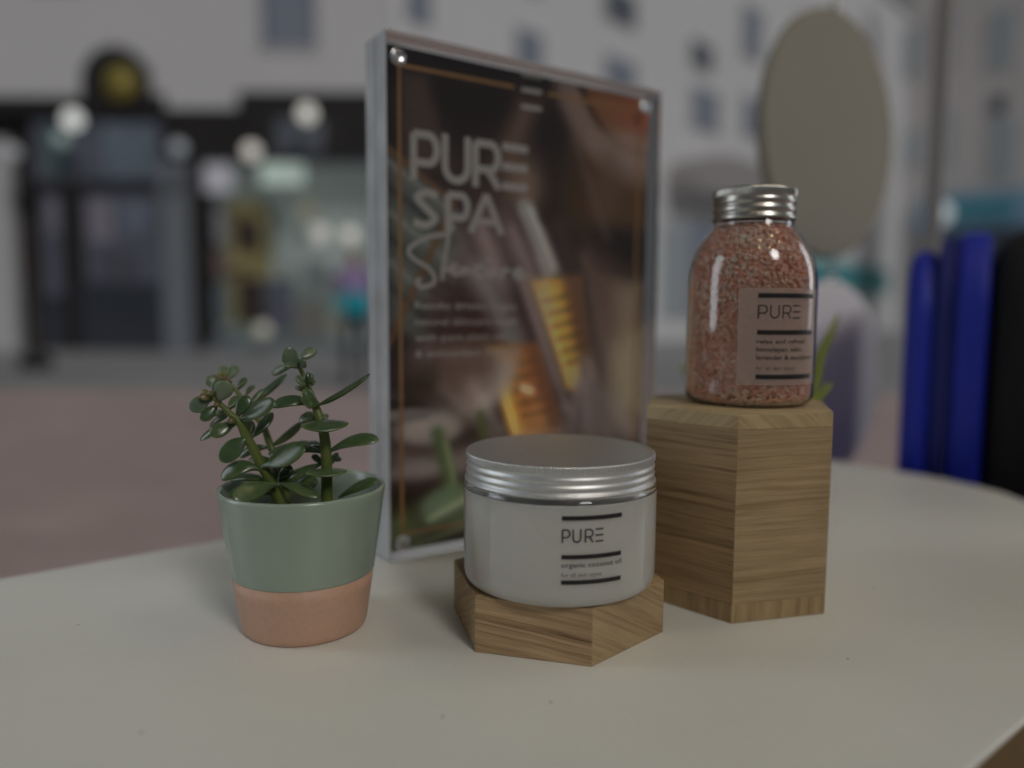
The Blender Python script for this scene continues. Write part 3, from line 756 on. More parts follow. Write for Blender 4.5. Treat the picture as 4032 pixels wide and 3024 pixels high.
so_ = lathe('soil', [(0.0, 0.0500), (0.015, 0.0505), (0.025, 0.0500), (0.0332, 0.0492), (0.0320, 0.0420), (0.0, 0.0420)], M['soil'], pot, seg=48)

# ------------------------------------------------------------------ jade plant
PY = 0.3552
def cp(x, y, dep):                                        # crop pixel -> point, dep in mm behind the pot's axis
    return on_y(720 + x / 2.514, 1340 + y / 2.514, PY + dep * 0.001)
MMPX = 0.0000464
def leaf_mat(name, c1, c2, rough, bloom):
    m, N, L, b = new_mat(name)
    tc = N.new('ShaderNodeTexCoord')
    nz = N.new('ShaderNodeTexNoise'); nz.inputs['Scale'].default_value = 220; nz.inputs['Detail'].default_value = 4
    n2 = N.new('ShaderNodeTexVoronoi'); n2.inputs['Scale'].default_value = 1800
    at = N.new('ShaderNodeAttribute'); at.attribute_name = 'edge'
    L.new(tc.outputs['Object'], nz.inputs['Vector']); L.new(tc.outputs['Object'], n2.inputs['Vector'])
    mx = N.new('ShaderNodeMix'); mx.data_type = 'RGBA'; mx.inputs['A'].default_value = (*c1, 1); mx.inputs['B'].default_value = (*c2, 1)
    L.new(nz.outputs['Fac'], mx.inputs['Factor'])
    m2 = N.new('ShaderNodeMix'); m2.data_type = 'RGBA'; m2.inputs['B'].default_value = (0.16, 0.20, 0.04, 1)
    L.new(at.outputs['Fac'], m2.inputs['Factor']); L.new(mx.outputs['Result'], m2.inputs['A'])
    # tiny pale pores
    lt = N.new('ShaderNodeMath'); lt.operation = 'LESS_THAN'; lt.inputs[1].default_value = 0.20; L.new(n2.outputs['Distance'], lt.inputs[0])
    sc_ = N.new('ShaderNodeMath'); sc_.operation = 'MULTIPLY'; sc_.inputs[1].default_value = bloom; L.new(lt.outputs[0], sc_.inputs[0])
    m3 = N.new('ShaderNodeMix'); m3.data_type = 'RGBA'; m3.inputs['B'].default_value = (0.24, 0.30, 0.20, 1)
    L.new(sc_.outputs[0], m3.inputs['Factor']); L.new(m2.outputs['Result'], m3.inputs['A'])
    oi = N.new('ShaderNodeObjectInfo'); hv = N.new('ShaderNodeHueSaturation')
    m_h = N.new('ShaderNodeMapRange'); m_h.inputs['To Min'].default_value = 0.47; m_h.inputs['To Max'].default_value = 0.515
    m_v = N.new('ShaderNodeMapRange'); m_v.inputs['To Min'].default_value = 1.35; m_v.inputs['To Max'].default_value = 0.75
    L.new(oi.outputs['Random'], m_h.inputs['Value']); L.new(oi.outputs['Random'], m_v.inputs['Value'])
    L.new(m_h.outputs[0], hv.inputs['Hue']); L.new(m_v.outputs[0], hv.inputs['Value'])
    L.new(m3.outputs['Result'], hv.inputs['Color']); L.new(hv.outputs['Color'], b.inputs['Base Color'])
    b.inputs['Roughness'].default_value = rough
    b.inputs['Coat Weight'].default_value = 0.45; b.inputs['Coat Roughness'].default_value = 0.18
    b.inputs['Subsurface Weight'].default_value = 0.12; b.inputs['Subsurface Radius'].default_value = (0.001, 0.002, 0.0006); b.inputs['Subsurface Scale'].default_value = 1
    bp = N.new('ShaderNodeBump'); bp.inputs['Strength'].default_value = 0.4; bp.inputs['Distance'].default_value = 0.0003
    L.new(nz.outputs['Fac'], bp.inputs['Height']); L.new(bp.outputs['Normal'], b.inputs['Normal'])
    return m
M['leaf'] = leaf_mat('jade_leaf', (0.036, 0.072, 0.024), (0.078, 0.132, 0.046), 0.30, 0.35)
M['leaf_young'] = leaf_mat('jade_leaf_young', (0.085, 0.130, 0.070), (0.135, 0.185, 0.110), 0.45, 0.5)
M['leaf_bud'] = leaf_mat('jade_leaf_bud', (0.13, 0.135, 0.03), (0.20, 0.19, 0.05), 0.4, 0.3)
M['leaf_red'] = leaf_mat('jade_leaf_reddish', (0.12, 0.075, 0.035), (0.16, 0.13, 0.05), 0.4, 0.2)
M['stem'] = plain('jade_stem', (0.115, 0.150, 0.030), 0.45, noise=0.25, nscale=120, bump=0.3, sss=0.1)
plant = empty('jade_plant', (potx, poty, 0.050))
tag(plant, 'jade plant with fat green leaves growing in the sage green pot', 'plant')
Pinv = Matrix.Translation((-potx, -poty, -0.050))
PROF_T = [0, .06, .14, .24, .36, .48, .60, .72, .82, .90, .955, .985, 1.0]
PROF_W = [.20, .21, .30, .52, .76, .92, 1.0, .98, .88, .70, .47, .26, .04]
PROF_H = [.75, .80, .85, .95, 1.0, 1.0, .97, .92, .82, .68, .50, .32, .06]
CAMP = Vector((0, 0, CAM_H))
def leaf(bx, by, bd, tx, ty, td, w, face, bend=0.0, kind='leaf', thick=66, twist=0.0):
    """base and tip in crop pixels with depth; w true width in crop pixels; face 1 = upper face turned to the viewer, 0 = edge-on"""
    a, c = cp(bx, by, bd), cp(tx, ty, td)
    ax = (c - a); L_ = ax.length; ax.normalize()
    tocam = (CAMP - (a + c) / 2).normalized()
    n = (Vector((0, 0, 1)) * (1 - face) + tocam * face)
    n = (n - ax * n.dot(ax)).normalized()
    side = ax.cross(n).normalized()
    if twist:
        q = Matrix.Rotation(twist, 3, ax); n = q @ n; side = q @ side
    # bend lifts the middle of the leaf up the picture (px)
    ctrl = (a + c) / 2 + Vector((0, 0, 1)) * bend * MMPX * 2
    V, F, E = [], [], []
    NS = 14
    for i, t in enumerate(PROF_T):
        p = a * (1 - t) ** 2 + ctrl * 2 * t * (1 - t) + c * t * t
        d = ((ctrl - a) * (1 - t) + (c - ctrl) * t).normalized()
        nn = (n - d * n.dot(d)).normalized(); ss = d.cross(nn).normalized()
        hw_ = w * 1.22 / 2 * MMPX * PROF_W[i]; hh = thick / 2 * MMPX * PROF_H[i]
        hh = min(hh, hw_ * 1.0) if i < 2 else hh
        for k in range(NS):
            th = 2 * math.pi * k / NS
            cs, sn = math.cos(th), math.sin(th)
            e = abs(cs)
            V.append(p + ss * (hw_ * cs) + nn * (hh * (sn * (1.0 if sn > 0 else 0.9)) * (1 - 0.25 * e ** 3)) + nn * (hw_ * 0.10 * cs * cs))
            E.append(max(0.0, (e - 0.86) / 0.14) * 0.55 * min(1, t * 2))
    for i in range(len(PROF_T) - 1):
        for k in range(NS):
            j = (k + 1) % NS
            F.append((i * NS + k, i * NS + j, (i + 1) * NS + j, (i + 1) * NS + k))
    F.append(tuple(range(NS))); F.append(tuple((len(PROF_T) - 1) * NS + k for k in range(NS))[::-1])
    o = mesh_obj('leaf', V, F, M[{'leaf': 'leaf', 'y': 'leaf_young', 'b': 'leaf_bud', 'r': 'leaf_red'}[kind]], plant, True)
    at = o.data.attributes.new('edge', 'FLOAT', 'POINT'); at.data.foreach_set('value', E)
    md = o.modifiers.new('round', 'SUBSURF'); md.levels = 1; md.render_levels = 1
    o.matrix_parent_inverse = Pinv
    return o
def stem(pts, name='stem'):
    o = tube(name, [cp(x, y, d) for x, y, d, r in pts], [r * 1.08 * MMPX for x, y, d, r in pts], M['stem'], plant, sides=12)
    o.matrix_parent_inverse = Pinv
    return o
stem([(985, 1640, 0, 56), (900, 1450, -1, 54), (845, 1340, -2, 52), (770, 1225, -3, 47), (690, 1060, -4, 44), (620, 940, -5, 41), (560, 810, -6, 38), (470, 730, -7, 30), (380, 640, -8, 24), (300, 570, -9, 19), (245, 535, -9, 14)])
stem([(1425, 1660, -2, 52), (1425, 1500, -2, 52), (1425, 1330, -2, 51), (1418, 1120, -2, 50), (1400, 950, -2, 48), (1365, 800, -2, 44), (1315, 660, -1, 38), (1255, 500, -1, 29), (1222, 420, 0, 24), (1175, 310, 1, 22), (1140, 245, 1, 16)])
stem([(1030, 1660, 8, 40), (1000, 1400, 10, 40), (930, 1180, 12, 38), (862, 1030, 13, 36), (795, 850, 14, 32), (700, 730, 15, 27), (615, 620, 16, 23), (535, 505, 16, 20), (470, 430, 16, 17), (410, 385, 16, 12)])
LV = [
 # right stem
 (1345, 640, -1, 1852, 330, 3, 130, 0.10, -28), (1330, 650, -1, 880, 660, -6, 150, 0.40, 55), (1345, 640, -4, 1170, 590, -14, 175, 0.75, 30, 'leaf', 60),
 (1330, 770, 2, 1172, 745, 6, 140, 0.6, -18), (1395, 800, -3, 1420, 905, -17, 385, 0.35, 10, 'leaf', 70), (1440, 1110, -2, 1938, 990, -4, 150, 0.45, 52),
 (1390, 1115, 0, 845, 1130, 4, 150, 0.40, 55), (1420, 1275, -4, 1425, 1352, -16, 345, 0.28, 6, 'leaf', 56), (1390, 1215, 3, 985, 1405, 4, 120, 0.45, 8),
 (1390, 1065, 4, 1248, 1015, 14, 90, 0.4, 8), (1370, 1080, 8, 1130, 1015, 14, 80, 0.3, 14), (1450, 1160, 4, 1555, 1165, 12, 90, 0.45, -10), (1455, 1240, 4, 1532, 1112, 9, 60, 0.3, 0), (1380, 1220, 2, 1284, 1135, 6, 70, 0.4, 0),
 (1390, 800, 2, 1420, 735, 12, 60, 0.4, 0),
 (1235, 440, -1, 1122, 390, -9, 110, 0.6, 6, 'y'), (1225, 430, -3, 1278, 345, -8, 105, 0.7, 0, 'leaf'), (1235, 455, 0, 1302, 395, 5, 70, 0.15, 0), (1240, 490, 0, 1118, 470, 4, 70, 0.1, 0), (1240, 520, 0, 1190, 470, 6, 60, 0.3, 0),
 (1145, 245, 0, 985, 120, -3, 150, 0.95, 18, 'y', 50), (1140, 215, 2, 1318, 82, 8, 105, 0.6, 6, 'y'), (1165, 280, -1, 1010, 265, -11, 80, 0.4, 24, 'y'), (1170, 270, -1, 1192, 180, -8, 110, 0.7, 0, 'y'), (1075, 260, 3, 882, 330, 10, 90, 0.7, 8, 'y'),
 # left stem
 (775, 1265, -4, 1212, 1075, -12, 215, 0.62, 14), (775, 1290, -4, 383, 1385, -8, 165, 0.50, 80), (820, 1385, -1, 475, 1372, 6, 120, 0.35, 22), (935, 1435, -6, 500, 1580, -26, 165, 0.72, 30),
 (655, 960, -5, 380, 1205, -10, 170, 0.72, 24), (670, 965, -4, 640, 790, 4, 115, 0.65, 0), (690, 960, -3, 888, 712, 6, 110, 0.28, -18),
 (550, 800, -6, 915, 615, -13, 175, 0.60, 8), (520, 835, -6, 272, 945, -12, 130, 0.65, 10), (500, 800, -6, 172, 990, -4, 100, 0.45, 14), (450, 735, -5, 270, 855, 2, 85, 0.45, 12), (440, 720, -6, 278, 740, -2, 70, 0.4, 10),
 (530, 770, -6, 648, 548, -3, 125, 0.55, 0), (440, 700, -4, 556, 552, 3, 90, 0.5, 0), (355, 630, -8, 180, 795, -13, 105, 0.72, 0), (290, 590, -9, 80, 700, -12, 140, 0.75, 24, 'y'),
 (355, 610, -9, 440, 405, -14, 150, 0.85, 0, 'y'), (310, 580, -8, 355, 382, -4, 95, 0.7, 0, 'y'), (275, 560, -9, 190, 495, -7, 60, 0.6, 0, 'b'), (290, 560, -10, 165, 545, -14, 75, 0.5, -14, 'r'), (270, 545, -10, 285, 520, -14, 60, 0.6, 0, 'b'),
 (520, 800, -8, 450, 805, -12, 60, 0.4, 0, 'r'), (355, 620, -9, 320, 650, -12, 46, 0.5, 0, 'r'),
 # back stem
 (635, 660, 15, 1030, 335, 22, 130, 0.22, -14), (650, 650, 14, 800, 500, 8, 110, 0.5, 0), (540, 495, 16, 625, 372, 22, 70, 0.35, 0), (500, 490, 16, 395, 552, 12, 70, 0.25, 10), (620, 545, 17, 708, 458, 26, 60, 0.2, 14),
 (440, 400, 15, 345, 320, 11, 85, 0.8, 0, 'b'), (440, 400, 15, 340, 365, 9, 70, 0.4, 4, 'r'), (420, 410, 15, 230, 440, 10, 120, 0.75, 24, 'y'), (440, 395, 17, 535, 255, 26, 95, 0.6, 0, 'y'), (430, 380, 17, 385, 255, 22, 95, 0.75, 0, 'y'),
 (470, 430, 16, 430, 380, 12, 60, 0.5, 0, 'r'), (620, 650, 14, 545, 700, 12, 60, 0.4, 0), (870, 1045, 12, 1188, 805, 18, 115, 0.30, -30), (855, 1065, 12, 560, 1165, 10, 100, 0.5, 40),
 # low in the pot
 (945, 1420, -4, 1345, 1560, -10, 120, 0.5, 22), (1050, 1470, 8, 1335, 1400, 6, 150, 0.7, 10), (1540, 1560, 4, 1935, 1385, 2, 120, 0.45, 22), (900, 1200, 6, 655, 1180, 10, 90, 0.35, 14), (950, 1410, 2, 1070, 1235, 6, 110, 0.5, 0), (925, 1415, 0, 865, 1240, 3, 100, 0.55, 0),
 (880, 1520, 0, 445, 1540, -10, 120, 0.5, 30),
]
for r in LV: leaf(*r)
random.seed(5)

# ------------------------------------------------------------------ things behind: leafy sprig, hanging discs, chairs, window post
M['blade'] = plain('yellow_green_blade', (0.30, 0.36, 0.04), 0.45, noise=0.2, nscale=40)
sp = empty('spider_plant', (0.190, 0.545, 0.0))
tag(sp, 'yellow green bladed plant half hidden behind the tall wooden block', 'plant')
lathe('pot', [(0.0, 0.0), (0.016, 0.0), (0.017, 0.001), (0.021, 0.040), (0.0195, 0.040), (0.0175, 0.034), (0.0, 0.034)], plain('grey_pot', (0.4, 0.4, 0.4), 0.6), sp, seg=40)
def blade(pts, w):
    P = [Vector(p) for p in pts]; V, F = [], []
    n = len(P)
    for i, p in enumerate(P):
        d = (P[min(i + 1, n - 1)] - P[max(i - 1, 0)]).normalized()
        s = d.cross(Vector((0, -1, 0.2))).normalized()
        t = i / (n - 1); ww = w * (0.55 + 0.9 * t) * (1 - t ** 3) + 0.0004
        up = d.cross(s).normalized() * ww * 0.22
        V += [p - s * ww, p + up, p + s * ww, p - up * 0.3]
    for i in range(n - 1):
        for k in range(4):
            F.append((4 * i + k, 4 * i + (k + 1) % 4, 4 * i + 4 + (k + 1) % 4, 4 * i + 4 + k))
    F.append((0, 1, 2, 3)); F.append((4 * n - 4, 4 * n - 3, 4 * n - 2, 4 * n - 1))
    o = mesh_obj('blade', V, F, M['blade'], sp, True)
    o.matrix_parent_inverse = Matrix.Translation((-0.190, -0.545, 0))
def bl(pix, w, y=0.545):
    base = Vector((0.190, 0.545, 0.034))
    pts = [far(u, v, y) for u, v in pix]
    allp = [base] + pts
    out = []
    n = len(allp)
    for i in range(n - 1):
        p0, p1, p2, p3 = allp[max(i - 1, 0)], allp[i], allp[i + 1], allp[min(i + 2, n - 1)]
        for k in range(4):
            t = k / 4
            out.append(0.5 * ((2 * p1) + (p2 - p0) * t + (2 * p0 - 5 * p1 + 4 * p2 - p3) * t * t + (3 * p1 - p0 - 3 * p2 + p3) * t ** 3))
    out.append(allp[-1])
    blade(out, w)
bl([(1755, 850), (1772, 770), (1793, 725), (1812, 676)], 0.0030)
bl([(1750, 880), (1768, 860), (1786, 838), (1800, 828)], 0.0026)
bl([(1600, 900), (1520, 850), (1488, 815), (1474, 785)], 0.0030)
bl([(1680, 820), (1650, 740), (1630, 700)], 0.0026)

DISCROT = R(38.5)
M['disc'] = plain('beige_card', (0.27, 0.25, 0.20), 0.7, noise=0.06, nscale=9)
M['disc2'] = plain('pale_grey_card', (0.84, 0.81, 0.81), 0.7, noise=0.05, nscale=9)
M['cord'] = plain('cord', (0.25, 0.24, 0.22), 0.8)
def hang(name, u, v, y, rad, mat, label, cord_top):
    p = far(u, v, y)
    e = empty(name, p, DISCROT)
    o = lathe('disc', [(0, -0.006), (rad - 0.002, -0.006), (rad, -0.004), (rad, 0.004), (rad - 0.002, 0.006), (0, 0.006)], mat, e, seg=96, smooth=False)
    o.rotation_euler = (R(90), 0, 0)
    tube('cord', [(0, 0, rad - 0.004), (0, 0, cord_top / 2 + rad / 2), (0, 0, cord_top)], [0.0016] * 3, M['cord'], e, sides=6)
    lathe('eyelet', [(0.003, 0), (0.006, 0), (0.006, 0.010), (0.003, 0.010)], M['nickel'], e, seg=16).location = (0, 0, rad - 0.002)
    tag(e, label, 'hanging disc', 'round discs hanging in the window')
hang('hanging_disc', 1793, 295, 0.90, 0.1365, M['disc'], 'large beige round disc hanging in the window above the salt jar', 0.55)
hang('hanging_disc', 1786, 822, 0.93, 0.119, M['disc2'], 'pale grey round disc hanging lowest in the window behind the wooden block', 0.20)

M['blue'] = plain('blue_fabric', (0.006, 0.020, 0.36), 0.55, noise=0.15, nscale=60)
M['navy'] = plain('navy_fabric', (0.006, 0.012, 0.15), 0.7)
M['blackf'] = plain('black_fabric', (0.011, 0.011, 0.011), 0.8)
M['chrome'] = plain('grey_steel', (0.5, 0.5, 0.52), 0.35, metal=1.0)
def chair_back(parent, x0, x1, zt, zb, th, rad, mat, name, bev=0.46):
    """upholstered backrest: a slab with big rounded top corners, soft edges, standing in the local x-z plane"""
    pts = [(x0, zb), (x1, zb)] + [(x1 - rad + rad * math.cos(R(a)), zt - rad + rad * math.sin(R(a))) for a in range(0, 91, 9)] + [(x0 + rad + rad * math.cos(R(a)), zt - rad + rad * math.sin(R(a))) for a in range(90, 181, 9)]
    bm = bmesh.new()
    f = [bm.verts.new((x, -th / 2, z)) for x, z in pts]; b = [bm.verts.new((x, th / 2, z)) for x, z in pts]
    bm.faces.new(f); bm.faces.new(b[::-1]); n = len(pts)
    for i in range(n): bm.faces.new((f[i], b[i], b[(i + 1) % n], f[(i + 1) % n]))
    bmesh.ops.recalc_face_normals(bm, faces=bm.faces[:])
    ed = [e for e in bm.edges if abs(e.verts[0].co.y - e.verts[1].co.y) < 1e-6]
    bmesh.ops.bevel(bm, geom=ed, offset=th * bev, segments=6, profile=0.5, affect='EDGES')
    return bm_obj(name, bm, mat, parent, True)
FLOOR = -0.70
def chair(loc, rz, zt, w, mats, label, k=1.0):
    e = empty('chair', (loc[0], loc[1], FLOOR), rz)
    h = -FLOOR
    if k == 1.0:
        chair_back(e, -w / 2, w / 2, h + zt, h - 0.22, 0.026, 0.075, mats[0], 'backrest', 0.2)
        chair_back(e, -w / 2 + 0.006, w / 2 - 0.006, h + zt - 0.004, h - 0.20, 0.016, 0.072, mats[1], 'back_panel', 0.1).location = (0, 0.0213, 0)
        chair_back(e, -w / 2 + 0.004, w / 2 - 0.004, h + zt - 0.016, h - 0.21, 0.026, 0.070, mats[2], 'back_shell').location = (0, 0.0425, 0)
    else:
        chair_back(e, -w / 2, w / 2, h + zt, h - 0.22, 0.105, 0.075, mats[0], 'backrest', 0.38).location = (0, 0.035, 0)
        chair_back(e, -w / 2 + 0.03, w / 2 - 0.03, h + zt - 0.03, h - 0.20, 0.014, 0.06, mats[1], 'back_panel').location = (0, -0.0245, 0)
    box('seat', -w / 2, w / 2, -0.40, 0.0, h - 0.30, h - 0.24, mats[0], e, bevel=0.02, seg=3)
    for a, b in ((-1, -1), (1, -1), (-1, 1), (1, 1)):
        tube('leg', [(a * (w / 2 - 0.03), -0.20 + b * 0.17, h - 0.30), (a * (w / 2 - 0.025), -0.20 + b * 0.18, 0.2), (a * (w / 2 - 0.02), -0.20 + b * 0.19, 0.0)], [0.010] * 3, M['chrome'], e, sides=8)
    return tag(e, label, 'chair', 'chairs beyond the end of the table')

# post of the shop window
M['post'] = plain('window_post_grey', (0.36, 0.35, 0.35), 0.5)
d_ = ray(3672, 900); t_ = 0.535 / (N2.x * d_[0] + N2.y * d_[1])
pp = (d_[0] * t_, d_[1] * t_)
wp = empty('window_post', (pp[0], pp[1], FLOOR), R(38.5))
box('post', -0.0045, 0.0045, -0.012, 0.012, 0.0, 2.6, M['post'], wp, bevel=0.002)
box('foot_plate', -0.03, 0.03, -0.03, 0.03, 0.0005, 0.008, M['chrome'], wp, bevel=0.001)
tag(wp, 'slim grey upright post of the shop window right of the beige disc', 'post')

# chairs at the right edge of the picture
chair((0.483, 0.818, 0), R(60), 0.228, 0.26, (M['blue'], M['navy'], M['blue']), 'blue round topped chair back just beyond the table end')
chair((0.570, 0.764, 0), R(60), 0.232, 0.28, (M['blackf'], M['blackf'], M['blackf']), 'black round topped chair back at the right edge', 1.4)

# ------------------------------------------------------------------ the street opposite
M['render'] = plain('white_render', (0.86, 0.85, 0.86), 0.85, noise=0.05, nscale=0.8)
M['render2'] = plain('pale_render', (0.90, 0.89, 0.90), 0.85, noise=0.06, nscale=0.5)
M['render3'] = plain('warm_render', (0.74, 0.70, 0.68), 0.85, noise=0.12, nscale=0.6)
M['black_paint'] = plain('black_shopfront_paint', (0.034, 0.030, 0.031), 0.45, noise=0.2, nscale=2)
M['gold'] = plain('gold_emblem', (0.42, 0.34, 0.08), 0.4)
M['shop_glass'] = plain('dark_shop_glass', (0.050, 0.058, 0.078), 0.12, spec=0.8, noise=0.35, nscale=1.2)
M['shop_glass2'] = plain('grey_shop_glass', (0.17, 0.18, 0.235), 0.15, spec=0.8, noise=0.4, nscale=0.9)
M['pil'] = plain('blue_grey_pilaster', (0.26, 0.285, 0.32), 0.6)
M['win'] = plain('blue_window_glass', (0.33, 0.37, 0.46), 0.15, spec=0.8)
M['win_dark'] = plain('grey_window_glass', (0.17, 0.19, 0.23), 0.15, spec=0.8)
M['win_pale'] = plain('pale_window_glass', (0.50, 0.55, 0.58), 0.2, spec=0.6)
M['frame'] = plain('white_window_frame', (0.72, 0.72, 0.73), 0.6)
M['interior'] = plain('glowing_mint_interior', (0.50, 0.56, 0.54), 0.8, noise=0.15, nscale=0.8, emit=(0.82, 1.0, 0.94), es=0.13)  # faint glow put into the wall itself in place of shop lighting
M['shelf'] = plain('ochre_shelf_goods', (0.40, 0.34, 0.16), 0.7, noise=0.3, nscale=3)
M['mint_sign'] = plain('lit_mint_sign', (0.6, 0.7, 0.66), 0.6, emit=(0.80, 1.0, 0.90), es=0.55)
M['lilac_sign'] = plain('lit_lilac_sign', (0.6, 0.6, 0.66), 0.6, emit=(0.9, 0.9, 1.0), es=0.3)
M['brown_dark'] = plain('dark_brown_goods', (0.06, 0.045, 0.04), 0.7)

def wbox(name, u0, u1, v0, v1, y, y0, y1, mat, parent, bevel=0.0):
    """box whose front, seen from the shop, spans u0..u1, v0..v1 (2212 frame) at distance y; runs from y+y0 to y+y1"""
    a, b = far(u0, v1, y), far(u1, v0, y)
    o = box(name, a.x, b.x, y + y0, y + y1, a.z, b.z, mat, parent, bevel)
    o.matrix_parent_inverse = Matrix.Translation(-Vector(parent.location))
    return o
WY = WALL_Y
hs_ = empty('town_building', (far(400, 760, WY).x, WY, STREET))
tag(hs_, 'white rendered building with two dark shopfronts across the street', 'building')
# upper wall in one piece above the stepped dark fascias, shop floor behind
g0 = far(400, 772, WY).z
_o = [(-300, 213), (182, 213), (182, 150), (326, 150), (326, 240), (522, 240), (522, 203), (842, 203), (842, -420), (-300, -420)]
_p = []
for u_, v_ in _o:
    q_ = far(u_, v_, WY); _p.append((q_.x, q_.z))
for i_, j_ in ((0, 1), (2, 3), (4, 5), (6, 7)):                  # level the lower edges, plumb the sides
    zz = (_p[i_][1] + _p[j_][1]) / 2; _p[i_] = (_p[i_][0], zz); _p[j_] = (_p[j_][0], zz)
for i_, j_ in ((1, 2), (3, 4), (5, 6), (7, 8), (9, 0)): _p[j_] = (_p[i_][0], _p[j_][1])
_p[8] = (_p[8][0], 8.0); _p[9] = (_p[9][0], 8.0)
V = [(x, WY + y, z) for y in (0.0, 0.5) for x, z in _p]; n = len(_p)
F = [tuple(range(n)), tuple(range(n, 2 * n))[::-1]] + [(i, n + i, n + (i + 1) % n, (i + 1) % n) for i in range(n)]
o = mesh_obj('wall', V, F, M['render'], hs_); o.matrix_parent_inverse = Matrix.Translation(-Vector(hs_.location))
bm = bmesh.new(); bm.from_mesh(o.data); bmesh.ops.recalc_face_normals(bm, faces=bm.faces[:]); bmesh.ops.triangulate(bm, faces=[f for f in bm.faces if len(f.verts) > 4]); bm.to_mesh(o.data); bm.free()
# arched pediment with its gold emblem
ac = far(254, 178, WY); ar = (far(326, 178, WY).x - far(182, 178, WY).x) / 2
pts = [(-ar, -0.35)] + [(ar * math.cos(R(a)), ar * math.sin(R(a))) for a in range(180, -1, -10)] + [(ar, -0.35)]
V = [(ac.x + x, WY + y, ac.z + z) for y in (-0.12, 0.2) for x, z in pts]; n = len(pts)
F = [tuple(range(n)), tuple(range(n, 2 * n))[::-1]] + [(i, n + i, n + (i + 1) % n, (i + 1) % n) for i in range(n)]
o = mesh_obj('arched_pediment', V, F, M['black_paint'], hs_); o.matrix_parent_inverse = Matrix.Translation(-Vector(hs_.location))
em = lathe('emblem', [(0, 0.0), (0.24, 0.0), (0.33, 0.03), (0.36, 0.06), (0.0, 0.075)], M['gold'], hs_, seg=24)
em.matrix_parent_inverse = Matrix.Translation(-Vector(hs_.location)); em.location = far(262, 182, WY - 0.15); em.rotation_euler = (R(90), 0, 0)
# fascias
wbox('fascia', -260, 182, 212, 248, WY, -0.10, 0.3, M['black_paint'], hs_)
wbox('fascia', 182, 358, 206, 250, WY, -0.08, 0.3, M['black_paint'], hs_)
wbox('fascia', 358, 522, 238, 350, WY, -0.10, 0.3, M['black_paint'], hs_)
wbox('fascia', 522, 840, 202, 345, WY, -0.10, 0.3, M['black_paint'], hs_)
# left shop
wbox('shop_backing', -260, 440, 248, 775, WY, 0.25, 0.5, M['black_paint'], hs_)
wbox('transom_window', 72, 210, 256, 392, WY, 0.05, 0.2, M['shop_glass2'], hs_)
wbox('transom_window', 214, 345, 256, 392, WY, 0.05, 0.2, M['shop_glass2'], hs_)
wbox('transom_bar', 60, 356, 392, 412, WY, -0.02, 0.2, M['black_paint'], hs_)
wbox('shop_window', 96, 138, 412, 640, WY, 0.05, 0.2, M['shop_glass2'], hs_)
wbox('shop_window', 178, 336, 412, 610, WY, 0.05, 0.2, M['shop_glass2'], hs_)
wbox('door_leaf', 140, 176, 412, 745, WY, 0.02, 0.2, M['black_paint'], hs_)
wbox('stall_riser', 60, 140, 640, 772, WY, -0.02, 0.2, M['shop_glass'], hs_)
wbox('stall_riser', 178, 356, 612, 772, WY, -0.02, 0.2, M['shop_glass'], hs_)
wbox('pilaster', -200, 16, 300, 775, WY, -0.06, 0.2, M['frame'], hs_)
wbox('pilaster', 360, 408, 352, 780, WY, -0.10, 0.2, M['pil'], hs_, 0.02)
wbox('dark_jamb', 410, 440, 352, 780, WY, -0.04, 0.2, M['black_paint'], hs_)
# right shop: back wall glows to stand for the light inside, shelves of goods
wbox('shop_interior', 440, 840, 345, 775, WY, 0.9, 1.0, M['interior'], hs_)
wbox('shop_floor', 440, 840, 745, 775, WY, 0.0, 0.9, M['pil'], hs_)
wbox('goods_shelf', 478, 556, 425, 700, WY, 0.5, 0.85, M['shelf'], hs_)
wbox('goods', 500, 545, 470, 530, WY, 0.35, 0.48, M['brown_dark'], hs_, 0.03)
wbox('goods', 505, 550, 600, 690, WY, 0.35, 0.48, M['brown_dark'], hs_, 0.03)
wbox('goods', 560, 620, 600, 720, WY, 0.35, 0.48, M['shop_glass2'], hs_, 0.03)
wbox('goods', 440, 500, 720, 770, WY, 0.15, 0.33, M['win_dark'], hs_, 0.03)
for gu0, gu1, gv0, gv1, gc in [(452, 474, 440, 520, (0.45, 0.45, 0.5)), (452, 474, 540, 600, (0.3, 0.22, 0.2)), (640, 668, 430, 470, (0.6, 0.55, 0.4)), (575, 600, 440, 500, (0.25, 0.3, 0.3)), (612, 634, 520, 580, (0.55, 0.6, 0.62)),
                               (650, 700, 560, 640, (0.35, 0.42, 0.42)), (630, 690, 650, 730, (0.28, 0.27, 0.25)), (705, 735, 590, 720, (0.5, 0.48, 0.38)), (484, 520, 545, 580, (0.5, 0.4, 0.2)), (445, 470, 620, 700, (0.2, 0.25, 0.3))]:
    wbox('goods', gu0, gu1, gv0, gv1, WY, 0.30, 0.45, plain('shop_goods', gc, 0.7, noise=0.3, nscale=5), hs_, 0.02)
for gu0, gu1, gv0, gv1, gc in [(104, 130, 430, 500, (0.3, 0.3, 0.36)), (190, 240, 430, 520, (0.34, 0.32, 0.38)), (260, 320, 430, 500, (0.22, 0.25, 0.32)), (215, 300, 540, 600, (0.12, 0.13, 0.16)), (225, 335, 268, 385, (0.20, 0.25, 0.32)), (88, 150, 268, 380, (0.13, 0.19, 0.21))]:
    wbox('window_display', gu0, gu1, gv0, gv1, WY, 0.03, 0.047, plain('display_card', gc, 0.6, noise=0.3, nscale=3), hs_)
wbox('shop_sign', 565, 655, 352, 398, WY, -0.02, 0.05, M['mint_sign'], hs_)
wbox('shop_sign', 428, 500, 352, 415, WY, -0.02, 0.05, M['lilac_sign'], hs_)
wbox('fascia_panel', 600, 700, 260, 335, WY, -0.14, -0.105, M['win_dark'], hs_)
